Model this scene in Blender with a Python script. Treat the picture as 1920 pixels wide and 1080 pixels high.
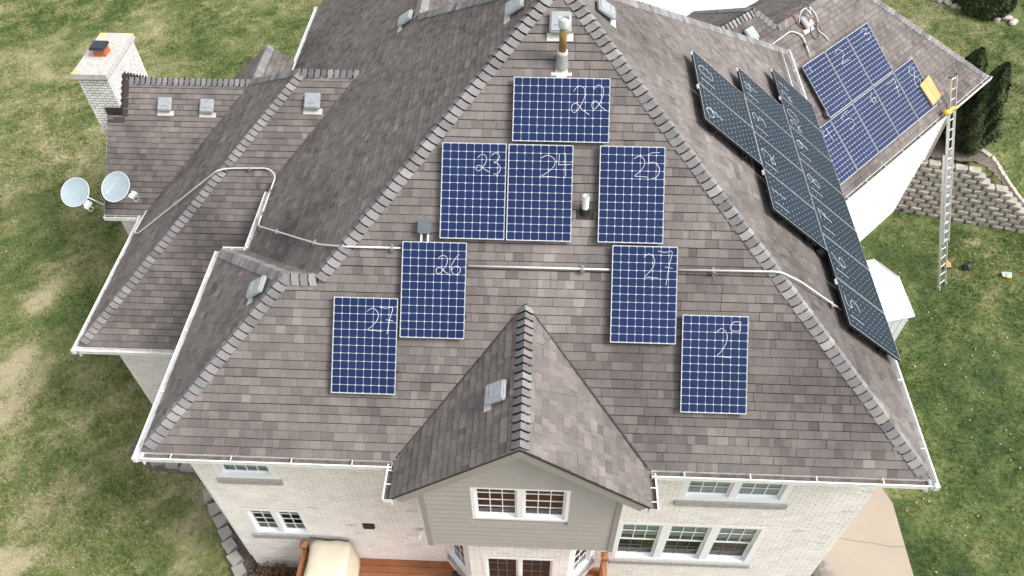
import bpy, bmesh, math, random
import numpy as np
from mathutils import Matrix, Vector
random.seed(7); RNG = np.random.default_rng(7)
for o in list(bpy.data.objects): bpy.data.objects.remove(o, do_unlink=True)
SC = bpy.context.scene
COL = SC.collection
R2 = math.sqrt(.5)

# ------------------------------------------------------------------ camera, sky, sun, exposure
CAM_POS = Vector((6.4358, -6.0570, 17.2698))
CAM_R = Vector((0.99908, 0.04235, -0.00682)); CAM_U = Vector((-0.02763, 0.75699, 0.65284)); CAM_F = Vector((-0.03281, 0.65205, -0.75746))
FPX = 1458.57
cd = bpy.data.cameras.new('camera'); cam = bpy.data.objects.new('camera', cd); COL.objects.link(cam)
cd.sensor_width = 36; cd.lens = FPX / 1920 * 36; cd.clip_end = 2000; cd.clip_start = .1
cam.matrix_world = Matrix(((CAM_R.x, CAM_U.x, -CAM_F.x, CAM_POS.x), (CAM_R.y, CAM_U.y, -CAM_F.y, CAM_POS.y), (CAM_R.z, CAM_U.z, -CAM_F.z, CAM_POS.z), (0, 0, 0, 1)))
SC.camera = cam
SUN_DIR = Vector((.66, -.16, .74)).normalized()          # towards the sun
wd = bpy.data.worlds.new('World'); SC.world = wd; wd.use_nodes = True
nt = wd.node_tree; nt.nodes.clear()
sky = nt.nodes.new('ShaderNodeTexSky'); sky.sky_type = 'NISHITA'; sky.sun_disc = False
sky.sun_elevation = math.asin(SUN_DIR.z); sky.sun_rotation = math.atan2(SUN_DIR.x, SUN_DIR.y)
sky.air_density = 1.0; sky.dust_density = 3.0; sky.ozone_density = 1.0
hs = nt.nodes.new('ShaderNodeHueSaturation'); hs.inputs['Saturation'].default_value = .16      # cloud-covered sky
bg = nt.nodes.new('ShaderNodeBackground'); bg.inputs['Strength'].default_value = .15
wo = nt.nodes.new('ShaderNodeOutputWorld')
nt.links.new(sky.outputs[0], hs.inputs['Color']); nt.links.new(hs.outputs[0], bg.inputs['Color']); nt.links.new(bg.outputs[0], wo.inputs[0])
sl = bpy.data.lights.new('sun', 'SUN'); sl.energy = 1.5; sl.angle = math.radians(20); sl.color = (1, .96, .9)
sun = bpy.data.objects.new('sun', sl); COL.objects.link(sun)
sun.rotation_euler = (-SUN_DIR).to_track_quat('-Z', 'Y').to_euler()
SC.view_settings.view_transform = 'Standard'; SC.view_settings.look = 'None'; SC.view_settings.gamma = 1
SC.view_settings.exposure = .96

# ------------------------------------------------------------------ helpers
def px(p):
    q = Vector(p) - CAM_POS; d = q.dot(CAM_F)
    return (960 + FPX * q.dot(CAM_R) / d, 540 - FPX * q.dot(CAM_U) / d, d)
def ray_at(x, y, z):
    r = CAM_F + CAM_R * ((x - 960) / FPX) - CAM_U * ((y - 540) / FPX)
    return CAM_POS + r * ((z - CAM_POS.z) / r.z)

MATS = {}
def mat(name, c1, c2=None, scale=8, rough=.8, bump=0, bscale=60, metal=0, spec=.5, coat=0, detail=4, bdist=.01, c3=None):
    m = bpy.data.materials.new(name); m.use_nodes = True; n = m.node_tree.nodes; l = m.node_tree.links
    b = n['Principled BSDF']; b.inputs['Roughness'].default_value = rough; b.inputs['Metallic'].default_value = metal
    b.inputs['Specular IOR Level'].default_value = spec; b.inputs['Coat Weight'].default_value = coat
    tc = n.new('ShaderNodeNewGeometry')
    if c2 is None: b.inputs['Base Color'].default_value = (*c1, 1)
    else:
        t = n.new('ShaderNodeTexNoise'); t.inputs['Scale'].default_value = scale; t.inputs['Detail'].default_value = detail
        l.new(tc.outputs['Position'], t.inputs['Vector'])
        r = n.new('ShaderNodeValToRGB'); r.color_ramp.elements[0].position = .35; r.color_ramp.elements[1].position = .65
        r.color_ramp.elements[0].color = (*c1, 1); r.color_ramp.elements[1].color = (*c2, 1)
        if c3: e = r.color_ramp.elements.new(.8); e.color = (*c3, 1)
        l.new(t.outputs['Fac'], r.inputs['Fac']); l.new(r.outputs[0], b.inputs['Base Color'])
    if bump:
        t2 = n.new('ShaderNodeTexNoise'); t2.inputs['Scale'].default_value = bscale; t2.inputs['Detail'].default_value = 5
        l.new(tc.outputs['Position'], t2.inputs['Vector'])
        bp = n.new('ShaderNodeBump'); bp.inputs['Strength'].default_value = bump; bp.inputs['Distance'].default_value = bdist
        l.new(t2.outputs['Fac'], bp.inputs['Height']); l.new(bp.outputs[0], b.inputs['Normal'])
    MATS[name] = m; return m

def tone_mat(name, stops, grain=.25, gscale=90, stain=.0, rough=.95, bump=.4, bdist=.004, spec=.2, stain_scale=.5, stretch=(1, 1, 1), blotch=.25, bright=None):
    """colour from the per-face attribute 'tone', plus grain, blotches and dark weather stains"""
    m = bpy.data.materials.new(name); m.use_nodes = True; n = m.node_tree.nodes; l = m.node_tree.links
    b = n['Principled BSDF']; b.inputs['Roughness'].default_value = rough; b.inputs['Specular IOR Level'].default_value = spec
    at = n.new('ShaderNodeAttribute'); at.attribute_name = 'tone'
    r = n.new('ShaderNodeValToRGB'); r.color_ramp.interpolation = 'LINEAR'
    el = r.color_ramp.elements
    el[0].position = stops[0][0]; el[0].color = (*stops[0][1], 1); el[1].position = stops[-1][0]; el[1].color = (*stops[-1][1], 1)
    for p, c in stops[1:-1]: e = el.new(p); e.color = (*c, 1)
    l.new(at.outputs['Fac'], r.inputs['Fac'])
    g = n.new('ShaderNodeNewGeometry')
    def noise(sc, vec=None, det=4):
        t = n.new('ShaderNodeTexNoise'); t.inputs['Scale'].default_value = sc; t.inputs['Detail'].default_value = det
        l.new(vec or g.outputs['Position'], t.inputs['Vector']); return t.outputs['Fac']
    def mulc(col, fac, lo, hi):
        mr = n.new('ShaderNodeMapRange'); mr.inputs['From Min'].default_value = .3; mr.inputs['From Max'].default_value = .7
        mr.inputs['To Min'].default_value = lo; mr.inputs['To Max'].default_value = hi; l.new(fac, mr.inputs['Value'])
        v = n.new('ShaderNodeVectorMath'); v.operation = 'SCALE'; l.new(col, v.inputs[0]); l.new(mr.outputs[0], v.inputs['Scale']); return v.outputs[0]
    c = mulc(r.outputs[0], noise(gscale, det=2), 1 - grain, 1 + grain)
    c = mulc(c, noise(2.3), 1 - blotch, 1 + blotch)
    if stain:
        mp = n.new('ShaderNodeMapping'); mp.inputs['Scale'].default_value = stretch; l.new(g.outputs['Position'], mp.inputs['Vector'])
        mr = n.new('ShaderNodeMapRange'); mr.inputs['From Min'].default_value = .5; mr.inputs['From Max'].default_value = .72
        mr.inputs['To Min'].default_value = 1; mr.inputs['To Max'].default_value = 1 - stain; l.new(noise(stain_scale, mp.outputs[0], 5), mr.inputs['Value'])
        v = n.new('ShaderNodeVectorMath'); v.operation = 'SCALE'; l.new(c, v.inputs[0]); l.new(mr.outputs[0], v.inputs['Scale']); c = v.outputs[0]
    l.new(c, b.inputs['Base Color'])
    if bump:
        bp = n.new('ShaderNodeBump'); bp.inputs['Strength'].default_value = bump; bp.inputs['Distance'].default_value = bdist
        l.new(noise(gscale * 1.3), bp.inputs['Height']); l.new(bp.outputs[0], b.inputs['Normal'])
    MATS[name] = m; return m

class MB:
    def __init__(s): s.v = []; s.f = []; s.t = []; s.m = []; s.tri = None
    def face(s, pts, tone=.5, mi=0):
        k = len(s.v); s.v += [tuple(p) for p in pts]; s.f.append(tuple(range(k, k + len(pts)))); s.t.append(tone); s.m.append(mi)
    def box(s, o, ax, ay, az, x0, x1, y0, y1, z0, z1, tone=.5, mi=0):
        o = Vector(o); k = len(s.v)
        for z in (z0, z1):
            for x, y in ((x0, y0), (x1, y0), (x1, y1), (x0, y1)): s.v.append(tuple(o + ax * x + ay * y + az * z))
        fl = [(0, 3, 2, 1), (4, 5, 6, 7), (0, 1, 5, 4), (1, 2, 6, 5), (2, 3, 7, 6), (3, 0, 4, 7)]
        for q in fl: s.f.append(tuple(k + i for i in q)); s.t.append(tone); s.m.append(mi)
    def abox(s, x0, x1, y0, y1, z0, z1, tone=.5, mi=0): s.box((0, 0, 0), XA, YA, ZA, x0, x1, y0, y1, z0, z1, tone, mi)
    def tube(s, pts, r, n=8, tone=.5, mi=0, cap=True):
        pts = [Vector(p) for p in pts]; rings = []
        if not hasattr(r, '__len__'): r = [r] * len(pts)
        up = None
        for i, p in enumerate(pts):
            d = (pts[min(i + 1, len(pts) - 1)] - pts[max(i - 1, 0)]).normalized()
            if up is None: up = d.orthogonal().normalized()
            u = (up - d * up.dot(d)).normalized(); up = u; w = d.cross(u); k = len(s.v); rings.append(k)
            for j in range(n):
                a = 2 * math.pi * j / n; s.v.append(tuple(p + (u * math.cos(a) + w * math.sin(a)) * r[i]))
        for a, b in zip(rings, rings[1:]):
            for j in range(n): s.f.append((a + j, a + (j + 1) % n, b + (j + 1) % n, b + j)); s.t.append(tone); s.m.append(mi)
        if cap:
            s.f.append(tuple(rings[0] + j for j in reversed(range(n)))); s.t.append(tone); s.m.append(mi)
            s.f.append(tuple(rings[-1] + j for j in range(n))); s.t.append(tone); s.m.append(mi)
    def prism(s, bot, top, tone=.5, mi=0):
        n = len(bot); k = len(s.v); s.v += [tuple(p) for p in bot] + [tuple(p) for p in top]
        s.f.append(tuple(k + i for i in reversed(range(n)))); s.f.append(tuple(k + n + i for i in range(n)))
        for i in range(n): j = (i + 1) % n; s.f.append((k + i, k + j, k + n + j, k + n + i))
        s.t += [tone] * (n + 2); s.m += [mi] * (n + 2)
    def mesh(s, name, mats, smooth=False):
        me = bpy.data.meshes.new(name); me.from_pydata(s.v, [], s.f)
        for m in (mats if isinstance(mats, (list, tuple)) else [mats]): me.materials.append(MATS[m])
        a = me.attributes.new('tone', 'FLOAT', 'FACE'); a.data.foreach_set('value', s.t)
        me.polygons.foreach_set('material_index', s.m)
        if smooth: me.polygons.foreach_set('use_smooth', [True] * len(s.f))
        me.update(); return me
    def build(s, name, mats, parent=None, smooth=False):
        return link(name, s.mesh(name, mats, smooth), parent)
XA, YA, ZA = Vector((1, 0, 0)), Vector((0, 1, 0)), Vector((0, 0, 1))
PM = {}
def link(name, me, parent=None, local=None):
    o = bpy.data.objects.new(name, me); COL.objects.link(o)
    if parent is not None:
        o.parent = parent
        if local is None: o.matrix_parent_inverse = PM.get(parent.name, Matrix()).inverted()
        else: o.matrix_basis = local
        PM[o.name] = Matrix() if local is None else PM.get(parent.name, Matrix()) @ local
    return o
def thing(name, label, cat, loc=(0, 0, 0), group=None, mw=None):
    o = bpy.data.objects.new(name, None); COL.objects.link(o); o.empty_display_size = .1
    M = mw if mw is not None else Matrix.Translation(Vector(loc)); o.matrix_world = M; PM[o.name] = M.copy()
    o['label'] = label; o['category'] = cat
    if group: o['group'] = group
    return o
def tag(o, label, cat, group=None):
    o['label'] = label; o['category'] = cat
    if group: o['group'] = group
    return o
def stuff(o): o['kind'] = 'stuff'; return o
def structure(o): o['kind'] = 'structure'; return o
def arc(pts, rad=.12, n=6):
    """polyline with rounded corners"""
    pts = [Vector(p) for p in pts]; out = [pts[0]]
    for a, b, c in zip(pts, pts[1:], pts[2:]):
        u, w = (a - b), (c - b); k = min(rad, u.length * .45, w.length * .45); p, q = b + u.normalized() * k, b + w.normalized() * k
        for i in range(n + 1):
            t = i / n; out.append(p * (1 - t) ** 2 + b * 2 * t * (1 - t) + q * t * t)
    return out + [pts[-1]]
def crom(pts, n=6):
    P = [Vector(p) for p in pts]; P = [P[0]] + P + [P[-1]]; out = []
    for i in range(1, len(P) - 2):
        a, b, c, d = P[i - 1:i + 3]
        for k in range(n):
            t = k / n; out.append(.5 * ((2 * b) + (c - a) * t + (2 * a - 5 * b + 4 * c - d) * t * t + (3 * b - a - 3 * c + d) * t ** 3))
    return out + [P[-2]]

# ------------------------------------------------------------------ materials
tone_mat('shingle', [(0, (.072, .064, .062)), (.25, (.12, .106, .101)), (.5, (.166, .147, .139)), (.75, (.218, .193, .182)), (1, (.31, .278, .264))], grain=.22, gscale=110, stain=.46, stain_scale=.42, stretch=(1, .7, .5), blotch=.13)
mat('butt', (.05, .042, .04), rough=1)  # cut shingle edge, darkened further for the course shadow line
tone_mat('cap', [(0, (.13, .125, .13)), (.5, (.20, .192, .192)), (1, (.28, .268, .264))], grain=.25, gscale=110, blotch=.2)
mat('cap_edge', (.012, .011, .012), rough=1)  # cut tar edge, blackened to carry the shadow line at each cap
mat('deck_felt', (.035, .03, .03), rough=1)
mat('white_paint', (.8, .8, .79), (.7, .7, .69), 5, .45)
mat('gutter_white', (.78, .78, .78), (.66, .66, .65), 6, .4, c3=(.5, .48, .46))
mat('gutter_dirt', (.09, .075, .065), (.16, .14, .125), 9, .95)
tone_mat('brick', [(0, (.60, .55, .51)), (.3, (.75, .705, .67)), (1, (.84, .80, .77))], grain=.08, gscale=60, blotch=.06, rough=.85, bump=.3, bdist=.004)
mat('mortar', (.44, .40, .36), (.52, .48, .44), 14, .95)
mat('dark_mortar', (.05, .045, .04), (.09, .08, .075), 10, .95)
tone_mat('white_brick', [(0, (.7, .68, .65)), (1, (.86, .85, .83))], grain=.1, gscale=70, blotch=.08, rough=.8)
mat('siding', (.345, .318, .303), (.365, .338, .323), 3, .6)
mat('siding_trim', (.29, .27, .255), rough=.6)
mat('stone_sill', (.30, .29, .28), (.36, .35, .34), 9, .9, bump=.2)
mat('vinyl', (.82, .83, .84), rough=.35)
mat('concrete_cap', (.50, .48, .45), (.40, .385, .37), 11, .95, bump=.5, bscale=30, c3=(.2, .195, .19))
mat('lichen', (.55, .42, .06), (.62, .52, .22), 20, 1)
mat('clay', (.42, .11, .035), rough=.8)
mat('black_metal', (.015, .02, .03), rough=.4)
mat('flashing', (.04, .03, .028), rough=.6)
mat('vent_grey', (.27, .295, .31), (.33, .355, .37), 12, .5)
mat('vent_dark', (.10, .115, .125), rough=.5)
mat('flange', (.58, .57, .53), (.5, .49, .46), 10, .6)
mat('galv', (.42, .44, .46), (.52, .54, .55), 8, .4, metal=.6)
mat('rust', (.20, .085, .025), (.30, .22, .08), 9, .8)
mat('conduit', (.72, .72, .71), (.62, .62, .61), 7, .4, metal=.1)
mat('clamp', (.35, .35, .35), rough=.4, metal=.6)
mat('pvc', (.84, .84, .82), rough=.4)
mat('rubber', (.015, .015, .016), rough=.6)
mat('alu', (.62, .63, .64), rough=.35, metal=.7)
mat('alu_white', (.62, .64, .66), rough=.4)
mat('frame_black', (.012, .013, .015), rough=.4)
mat('backsheet', (.52, .56, .62), rough=.35, coat=.4)
mat('backsheet_grey', (.42, .46, .48), rough=.3)
mat('chalk', (.85, .86, .88), rough=1)
mat('dish', (.30, .375, .415), (.33, .405, .445), 4, .5)
mat('dish_mark', (.6, .63, .65), rough=.5)
mat('cardboard', (.50, .32, .13), (.56, .37, .17), 6, .9)
mat('yellow', (.75, .42, .03), rough=.7)
mat('deckboard', (.245, .088, .034), (.30, .112, .046), 3, .6)
mat('rail_wood', (.30, .12, .045), (.36, .15, .06), 5, .6)
mat('canvas', (.64, .58, .44), (.68, .62, .49), 2.5, .8, bump=.5, bscale=5, bdist=.03)
mat('block', (.30, .275, .235), (.42, .39, .345), 4.5, .95, bump=.6, bscale=35, bdist=.01, c3=(.5, .47, .43))
mat('kerb_stone', (.42, .38, .33), (.50, .46, .40), 6, .95, bump=.3)
mat('paving', (.30, .285, .26), (.37, .35, .32), 6, .95, bump=.4)
mat('slab', (.315, .265, .21), (.355, .30, .24), .8, .9, bump=.15, bscale=25, detail=8)
mat('drive', (.62, .58, .54), (.66, .62, .58), .5, .9)
mat('mulch', (.10, .078, .064), (.21, .17, .145), 22, 1, bump=1, bscale=40, bdist=.03, detail=8)
mat('boulder', (.19, .175, .155), (.28, .26, .235), 5, .95, bump=.5, bscale=20, bdist=.02)
mat('shed_white', (.60, .61, .63), (.57, .58, .60), 1.5, .5)
mat('bark', (.12, .09, .065), (.18, .14, .1), 12, 1)
mat('room', (.035, .035, .037), rough=1)
mat('room_brown', (.09, .045, .028), rough=1)
mat('blind', (.74, .80, .76), rough=.7)
mat('blind_brown', (.11, .052, .035), (.15, .075, .052), 3, .8)
mat('curtain', (.62, .72, .73), (.7, .79, .79), 2, .8)
mat('orange', (.75, .22, .04), (.8, .3, .1), 8, .7)
mat('bag_blue', (.30, .50, .52), (.40, .58, .58), 8, .6)
mat('bag_yellow', (.70, .58, .10), rough=.7)
mat('cable_brown', (.20, .12, .09), rough=.6)
mat('cable_white', (.7, .69, .67), rough=.6)
mat('cable_red', (.30, .07, .04), rough=.6)
mat('wood_pale', (.33, .27, .2), rough=.8)
def cell_mat(name, c1, c2, rough, spec, coat):
    m = mat(name, c1, c2, .9, rough, spec=spec, coat=coat, detail=3); b = m.node_tree.nodes['Principled BSDF']
    b.inputs['Coat Roughness'].default_value = .08; b.inputs['Coat IOR'].default_value = 1.3; return m
cell_mat('cell_blue', (.010, .020, .068), (.013, .025, .080), .3, .15, .0)
cell_mat('cell_angle_dark', (.011, .022, .042), (.014, .027, .052), .3, .2, .08)  # dull look of cells at a grazing angle, put into the base colour
def glass_mat():
    m = bpy.data.materials.new('glass'); m.use_nodes = True; n = m.node_tree.nodes; l = m.node_tree.links; n.clear()
    t = n.new('ShaderNodeBsdfTransparent'); t.inputs[0].default_value = (.78, .84, .83, 1); g = n.new('ShaderNodeBsdfGlossy'); g.inputs['Roughness'].default_value = .03
    f = n.new('ShaderNodeFresnel'); f.inputs['IOR'].default_value = 1.5; x = n.new('ShaderNodeMixShader'); o = n.new('ShaderNodeOutputMaterial')
    l.new(f.outputs[0], x.inputs[0]); l.new(t.outputs[0], x.inputs[1]); l.new(g.outputs[0], x.inputs[2]); l.new(x.outputs[0], o.inputs[0]); MATS['glass'] = m
glass_mat()
tone_mat('leaf', [(0, (.022, .032, .012)), (.5, (.045, .062, .022)), (1, (.085, .105, .04))], grain=.1, blotch=.25, bump=0, rough=.7)
tone_mat('dry_leaf', [(0, (.05, .028, .016)), (.5, (.13, .075, .04)), (.85, (.3, .2, .11)), (1, (.5, .42, .3))], grain=.1, blotch=.2, bump=0, rough=.8)
tone_mat('grass', [(0, (.028, .058, .012)), (.22, (.058, .108, .022)), (.45, (.115, .168, .04)), (.62, (.205, .226, .08)), (.8, (.34, .32, .16)), (1, (.48, .44, .29))], grain=.05, blotch=.12, bump=0, rough=.75)
def ground_mat():
    m = bpy.data.materials.new('ground'); m.use_nodes = True; n = m.node_tree.nodes; l = m.node_tree.links; b = n['Principled BSDF']; b.inputs['Roughness'].default_value = 1
    at = n.new('ShaderNodeAttribute'); at.attribute_name = 'patch'
    g = n.new('ShaderNodeNewGeometry'); t = n.new('ShaderNodeTexNoise'); t.inputs['Scale'].default_value = 9; t.inputs['Detail'].default_value = 8
    l.new(g.outputs['Position'], t.inputs['Vector'])
    a = n.new('ShaderNodeMath'); a.operation = 'MULTIPLY_ADD'; a.inputs[1].default_value = .7; a.inputs[2].default_value = -.35; l.new(t.outputs['Fac'], a.inputs[0])
    a2 = n.new('ShaderNodeMath'); a2.operation = 'ADD'; l.new(a.outputs[0], a2.inputs[0]); l.new(at.outputs['Fac'], a2.inputs[1])
    r = n.new('ShaderNodeValToRGB'); e = r.color_ramp.elements; e[0].color = (.035, .062, .016, 1); e[1].color = (.34, .30, .19, 1)
    for p, c in ((.3, (.068, .10, .026)), (.55, (.14, .16, .055)), (.75, (.24, .225, .115))): q = e.new(p); q.color = (*c, 1)
    l.new(a2.outputs[0], r.inputs[0]); l.new(r.outputs[0], b.inputs['Base Color'])
    bp = n.new('ShaderNodeBump'); bp.inputs['Strength'].default_value = .6; bp.inputs['Distance'].default_value = .04; l.new(t.outputs['Fac'], bp.inputs['Height']); l.new(bp.outputs[0], b.inputs['Normal'])
    MATS['ground'] = m
ground_mat()

# ------------------------------------------------------------------ dimensions (metres; front roof eave is y = 0)
S, E, EW, EG = .8314, 5.85, 3.37, 3.10
W, D0 = 12.762, .5705
AP = ((W + D0) / 2, (W - D0) / 2)
YR = 2.275; JM = (D0 + YR, YR); JP = (YR, YR); YB = 12.19
LOW = -2.2
RW0 = Vector((19.25, 15.1)); RWT = (Vector((23.5, 14.06)) - RW0).normalized(); RWN = Vector((-RWT.y, RWT.x))
def sstep(a, b, x): t = np.clip((x - a) / (b - a), 0, 1); return t * t * (3 - 2 * t)
def gz(x, y):
    x = np.asarray(x, float); y = np.asarray(y, float)
    low = LOW * sstep(8.6, 10.9, x)
    v = ((y - 13.4) - (x - 18.28)) * R2
    t = (x - RW0.x) * RWT.x + (y - RW0.y) * RWT.y; q = (x - RW0.x) * RWN.x + (y - RW0.y) * RWN.y
    top = np.where(t < 1.9, -.12, np.clip(-.12 - (t - 1.9) * .62, LOW, -.12))
    up = np.minimum(-.12, top + .6 * np.clip(q - .35, 0, 50))
    up = np.where(x < 19.25, 0.0, up)
    beh = (v > .75) | ((q > .30) & (x > 19.2)) | (y > 30)
    back = np.where(x < 12.4, 0.0, up)
    z = np.where((x > 8.6) & beh, back, low)
    return np.where((y > 12) & (x < 12.4), 0.0, z)

def ray_ground(x, y):
    r = CAM_F + CAM_R * ((x - 960) / FPX) - CAM_U * ((y - 540) / FPX); t = 10.0
    while t < 80:
        p = CAM_POS + r * t
        if p.z < float(gz(p.x, p.y)) + .01: return p
        t += .02
    return p
# value noise shared by the ground and the grass
LAT = RNG.random((6, 64, 64))
def vnoise(x, y, sc, k):
    u = np.asarray(x) / sc + 31.7; w = np.asarray(y) / sc + 17.3; i = np.floor(u).astype(int); j = np.floor(w).astype(int)
    f = u - i; g = w - j; f = f * f * (3 - 2 * f); g = g * g * (3 - 2 * g); L = LAT[k]
    a = L[i % 64, j % 64]; b = L[(i + 1) % 64, j % 64]; c = L[i % 64, (j + 1) % 64]; d = L[(i + 1) % 64, (j + 1) % 64]
    return (a * (1 - f) + b * f) * (1 - g) + (c * (1 - f) + d * f) * g
def patch(x, y):
    """0 lush green .. 1 straw"""
    n = .24 * vnoise(x, y, 2.6, 0) + .28 * vnoise(x, y, .8, 1) + .28 * vnoise(x, y, .3, 2) + .20 * vnoise(x, y, .12, 5)
    n = (n - .5) * 1.6 + .5
    right = sstep(9, 13, x) * (1 - sstep(13.5, 16, np.asarray(y)))
    far = sstep(9, 14, x) * sstep(13.5, 16, np.asarray(y))
    p = n * .8 + .13 - right * .25 - far * .05
    for bx, by, rx, ry in ((-5.35, .1, .55, .5), (-7.6, 5.6, .5, .9), (-8.0, 8.0, .5, .9), (-7.0, 11.8, .6, .5), (-7.5, 4.0, .5, .35), (21.3, 13.35, .35, .2), (-1.2, 17.8, .7, .5), (25.5, 20.0, 1.0, .5)):
        dd = ((np.asarray(x) - bx) / rx) ** 2 + ((np.asarray(y) - by) / ry) ** 2
        p = p + .75 * np.exp(-dd * 1.4) * (.55 + .9 * vnoise(x, y, .25, 3))
    return np.clip(p, 0, 1)

# ------------------------------------------------------------------ ground
def make_ground():
    fx = np.concatenate([[-600, -200, -90, -50, -35, -25], np.arange(-18, 34.01, .25), [38, 46, 60, 100, 220, 600]])
    fy = np.concatenate([[-400, -150, -60, -30, -16, -10], np.arange(-6, 34.01, .25), [38, 46, 60, 100, 220, 900]])
    X, Y = np.meshgrid(fx, fy); Z = gz(X, Y) + .025 * (vnoise(X, Y, 1.7, 4) - .5)
    me = bpy.data.meshes.new('lawn'); nx, ny = len(fx), len(fy)
    f = [(j * nx + i, j * nx + i + 1, (j + 1) * nx + i + 1, (j + 1) * nx + i) for j in range(ny - 1) for i in range(nx - 1)]
    me.from_pydata(np.stack([X.ravel(), Y.ravel(), Z.ravel()], 1).tolist(), [], f); me.materials.append(MATS['ground'])
    a = me.attributes.new('patch', 'FLOAT', 'POINT'); a.data.foreach_set('value', patch(X.ravel(), Y.ravel()).astype(np.float32))
    me.polygons.foreach_set('use_smooth', [True] * len(f)); me.update()
    structure(link('lawn', me))
make_ground()
# concrete drive behind the house, patio slab beside it, planting beds
m = MB(); m.box((0, 0, 0), XA, YA, ZA, 4, 17.5, 19.5, 60, -.1, .05); structure(m.build('driveway', 'drive'))
m = MB(); zz = LOW + .05
m.prism([(10.9, -6, zz - .15), (15.95, -6, zz - .15), (16.0, 3.5, zz - .15), (15.6, 4.6, zz - .15), (12.3, 5.2, zz - .15), (10.9, 5.2, zz - .15)], [(10.9, -6, zz), (15.95, -6, zz), (16.0, 3.5, zz), (15.6, 4.6, zz), (12.3, 5.2, zz), (10.9, 5.2, zz)]); structure(m.build('patio', 'slab'))
m = MB()
def crack(pts, w=.006):
    for a, b in zip(pts, pts[1:]):
        a = Vector((*a, zz + .003)); b = Vector((*b, zz + .003)); d = (b - a).normalized(); n = Vector((-d.y, d.x, 0)) * w
        m.face([a - n, b - n, b + n, a + n])
crack([(13.2, 2.0), (13.6, 2.25), (13.9, 2.2), (14.3, 2.5), (14.7, 2.42), (15.2, 2.38), (15.6, 2.3), (15.98, 2.31)]); crack([(14.3, 2.5), (14.0, 2.9), (13.7, 3.2)]); crack([(13.6, 2.25), (13.5, 1.9), (13.62, 1.5)], .004)
structure(m.build('patio_crack', 'mulch'))
m = MB(); m.prism([(x, y, -.05) for x, y in ((-3.6, 3.05), (-2.9, 2.62), (-1.75, 2.5), (-1.15, 2.0), (-.7, 1.15), (-.25, .3), (.1, -.6), (2.2, -.9), (2.2, 4.3), (-3.4, 4.3))], [(x, y, .03) for x, y in ((-3.6, 3.05), (-2.9, 2.62), (-1.75, 2.5), (-1.15, 2.0), (-.7, 1.15), (-.25, .3), (.1, -.6), (2.2, -.9), (2.2, 4.3), (-3.4, 4.3))]); structure(m.build('planting_bed', 'mulch'))
def bed_z(x, y): return float(gz(x, y)) + .035
bp_ = [ray_ground(*q) for q in ((1700, 290), (1740, 300), (1790, 303), (1835, 307), (1855, 322), (1872, 340), (1885, 352), (1893, 355), (1878, 328), (1868, 312), (1855, 298), (1838, 287), (1822, 278), (1800, 240), (1740, 200))]
def inside(x, y, P):
    c = False
    for i in range(len(P)):
        a, b = P[i - 1], P[i]
        if (a.y > y) != (b.y > y) and x < (b.x - a.x) * (y - a.y) / (b.y - a.y) + a.x: c = not c
    return c
m = MB(); gs = .07
for i in range(90):
    for j in range(90):
        x, y = 18.0 + i * gs, 14.2 + j * gs
        if inside(x + gs / 2, y + gs / 2, bp_): m.face([(a, b, float(gz(a, b)) + .045 + .03 * float(vnoise(a, b, .11, 2))) for a, b in ((x, y), (x + gs, y), (x + gs, y + gs), (x, y + gs))])
structure(m.build('mulch_bed', 'mulch'))

# ------------------------------------------------------------------ the house
house = thing('brick_house', 'pale brick two-storey house with hipped brown shingle roofs', 'house', (6.4, 6, 0))
class Plane:
    def __init__(s, o, ea, eb_h, slope):
        s.o = Vector(o); s.ea = Vector((*ea, 0)); c = 1 / math.sqrt(1 + slope * slope)
        s.eb = Vector((eb_h[0] * c, eb_h[1] * c, slope * c)); s.n = s.ea.cross(s.eb).normalized(); s.h = Vector((*eb_h, 0)); s.c = c
    def ab(s, x, y): d = Vector((x, y, 0)) - Vector((s.o.x, s.o.y, 0)); return (d.dot(s.ea), d.dot(s.h) / s.c)
    def P(s, a, b, h=0): return s.o + s.ea * a + s.eb * b + s.n * h
    def at(s, x, y, h=0): return s.P(*s.ab(x, y), h)
    def frame(s, x, y, h=0):
        p = s.at(x, y, h); M = Matrix((s.ea, s.eb, s.n)).transposed().to_4x4(); M.translation = p; return M
PL = {
 'front': Plane((0, 0, E), (1, 0), (0, 1), S), 'stub': Plane((0, YR * 2, E), (0, -1), (1, 0), S), 'stubback': Plane((0, YR * 2, E), (-1, 0), (0, -1), S),
 'left': Plane((D0, 15, E), (0, -1), (1, 0), S), 'rear': Plane((6.95, 9, 8.51 - S * 3.19), (0, 1), (-1, 0), S), 'back': Plane((W, YB, E), (-1, 0), (0, -1), S),
 'right': Plane((W, 0, E), (0, 1), (-1, 0), S), 'lwf': Plane((-3.74, 3.85, EW), (1, 0), (0, 1), S), 'lwl': Plane((-3.74, 8, EW), (0, -1), (1, 0), S),
 'lwr': Plane((3, 11.44, 7.36 - S * 2.79), (-1, 0), (0, -1), S), 'cwf': Plane((-4.79, 8.05, EW), (1, 0), (0, 1), S), 'cwr': Plane((0, 13.4, 5.62 - S * 2.65), (-1, 0), (0, -1), S),
 'bumpr': Plane((-.45, 10, 5.62 - S * .58), (0, 1), (-1, 0), S), 'bumpl': Plane((-2.68, 13, 5.62 - S * 1.65), (0, -1), (1, 0), S),
 'dl': Plane((4.2, 2, 7.52 - S * 2.05), (0, -1), (1, 0), S), 'dr': Plane((8.3, -1, 7.52 - S * 2.05), (0, 1), (-1, 0), S),
 'gar': Plane((12.5, 7.62, EG), (R2, R2), (-R2, R2), S), 'garr': Plane((20.23, 15.35, EG), (-R2, R2), (-R2, -R2), S),
}
def gback(x, y, z0, drop): return Plane((x - R2 * drop, y + R2 * drop, z0 - S * drop), (-R2, -R2), (R2, -R2), S)
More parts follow.
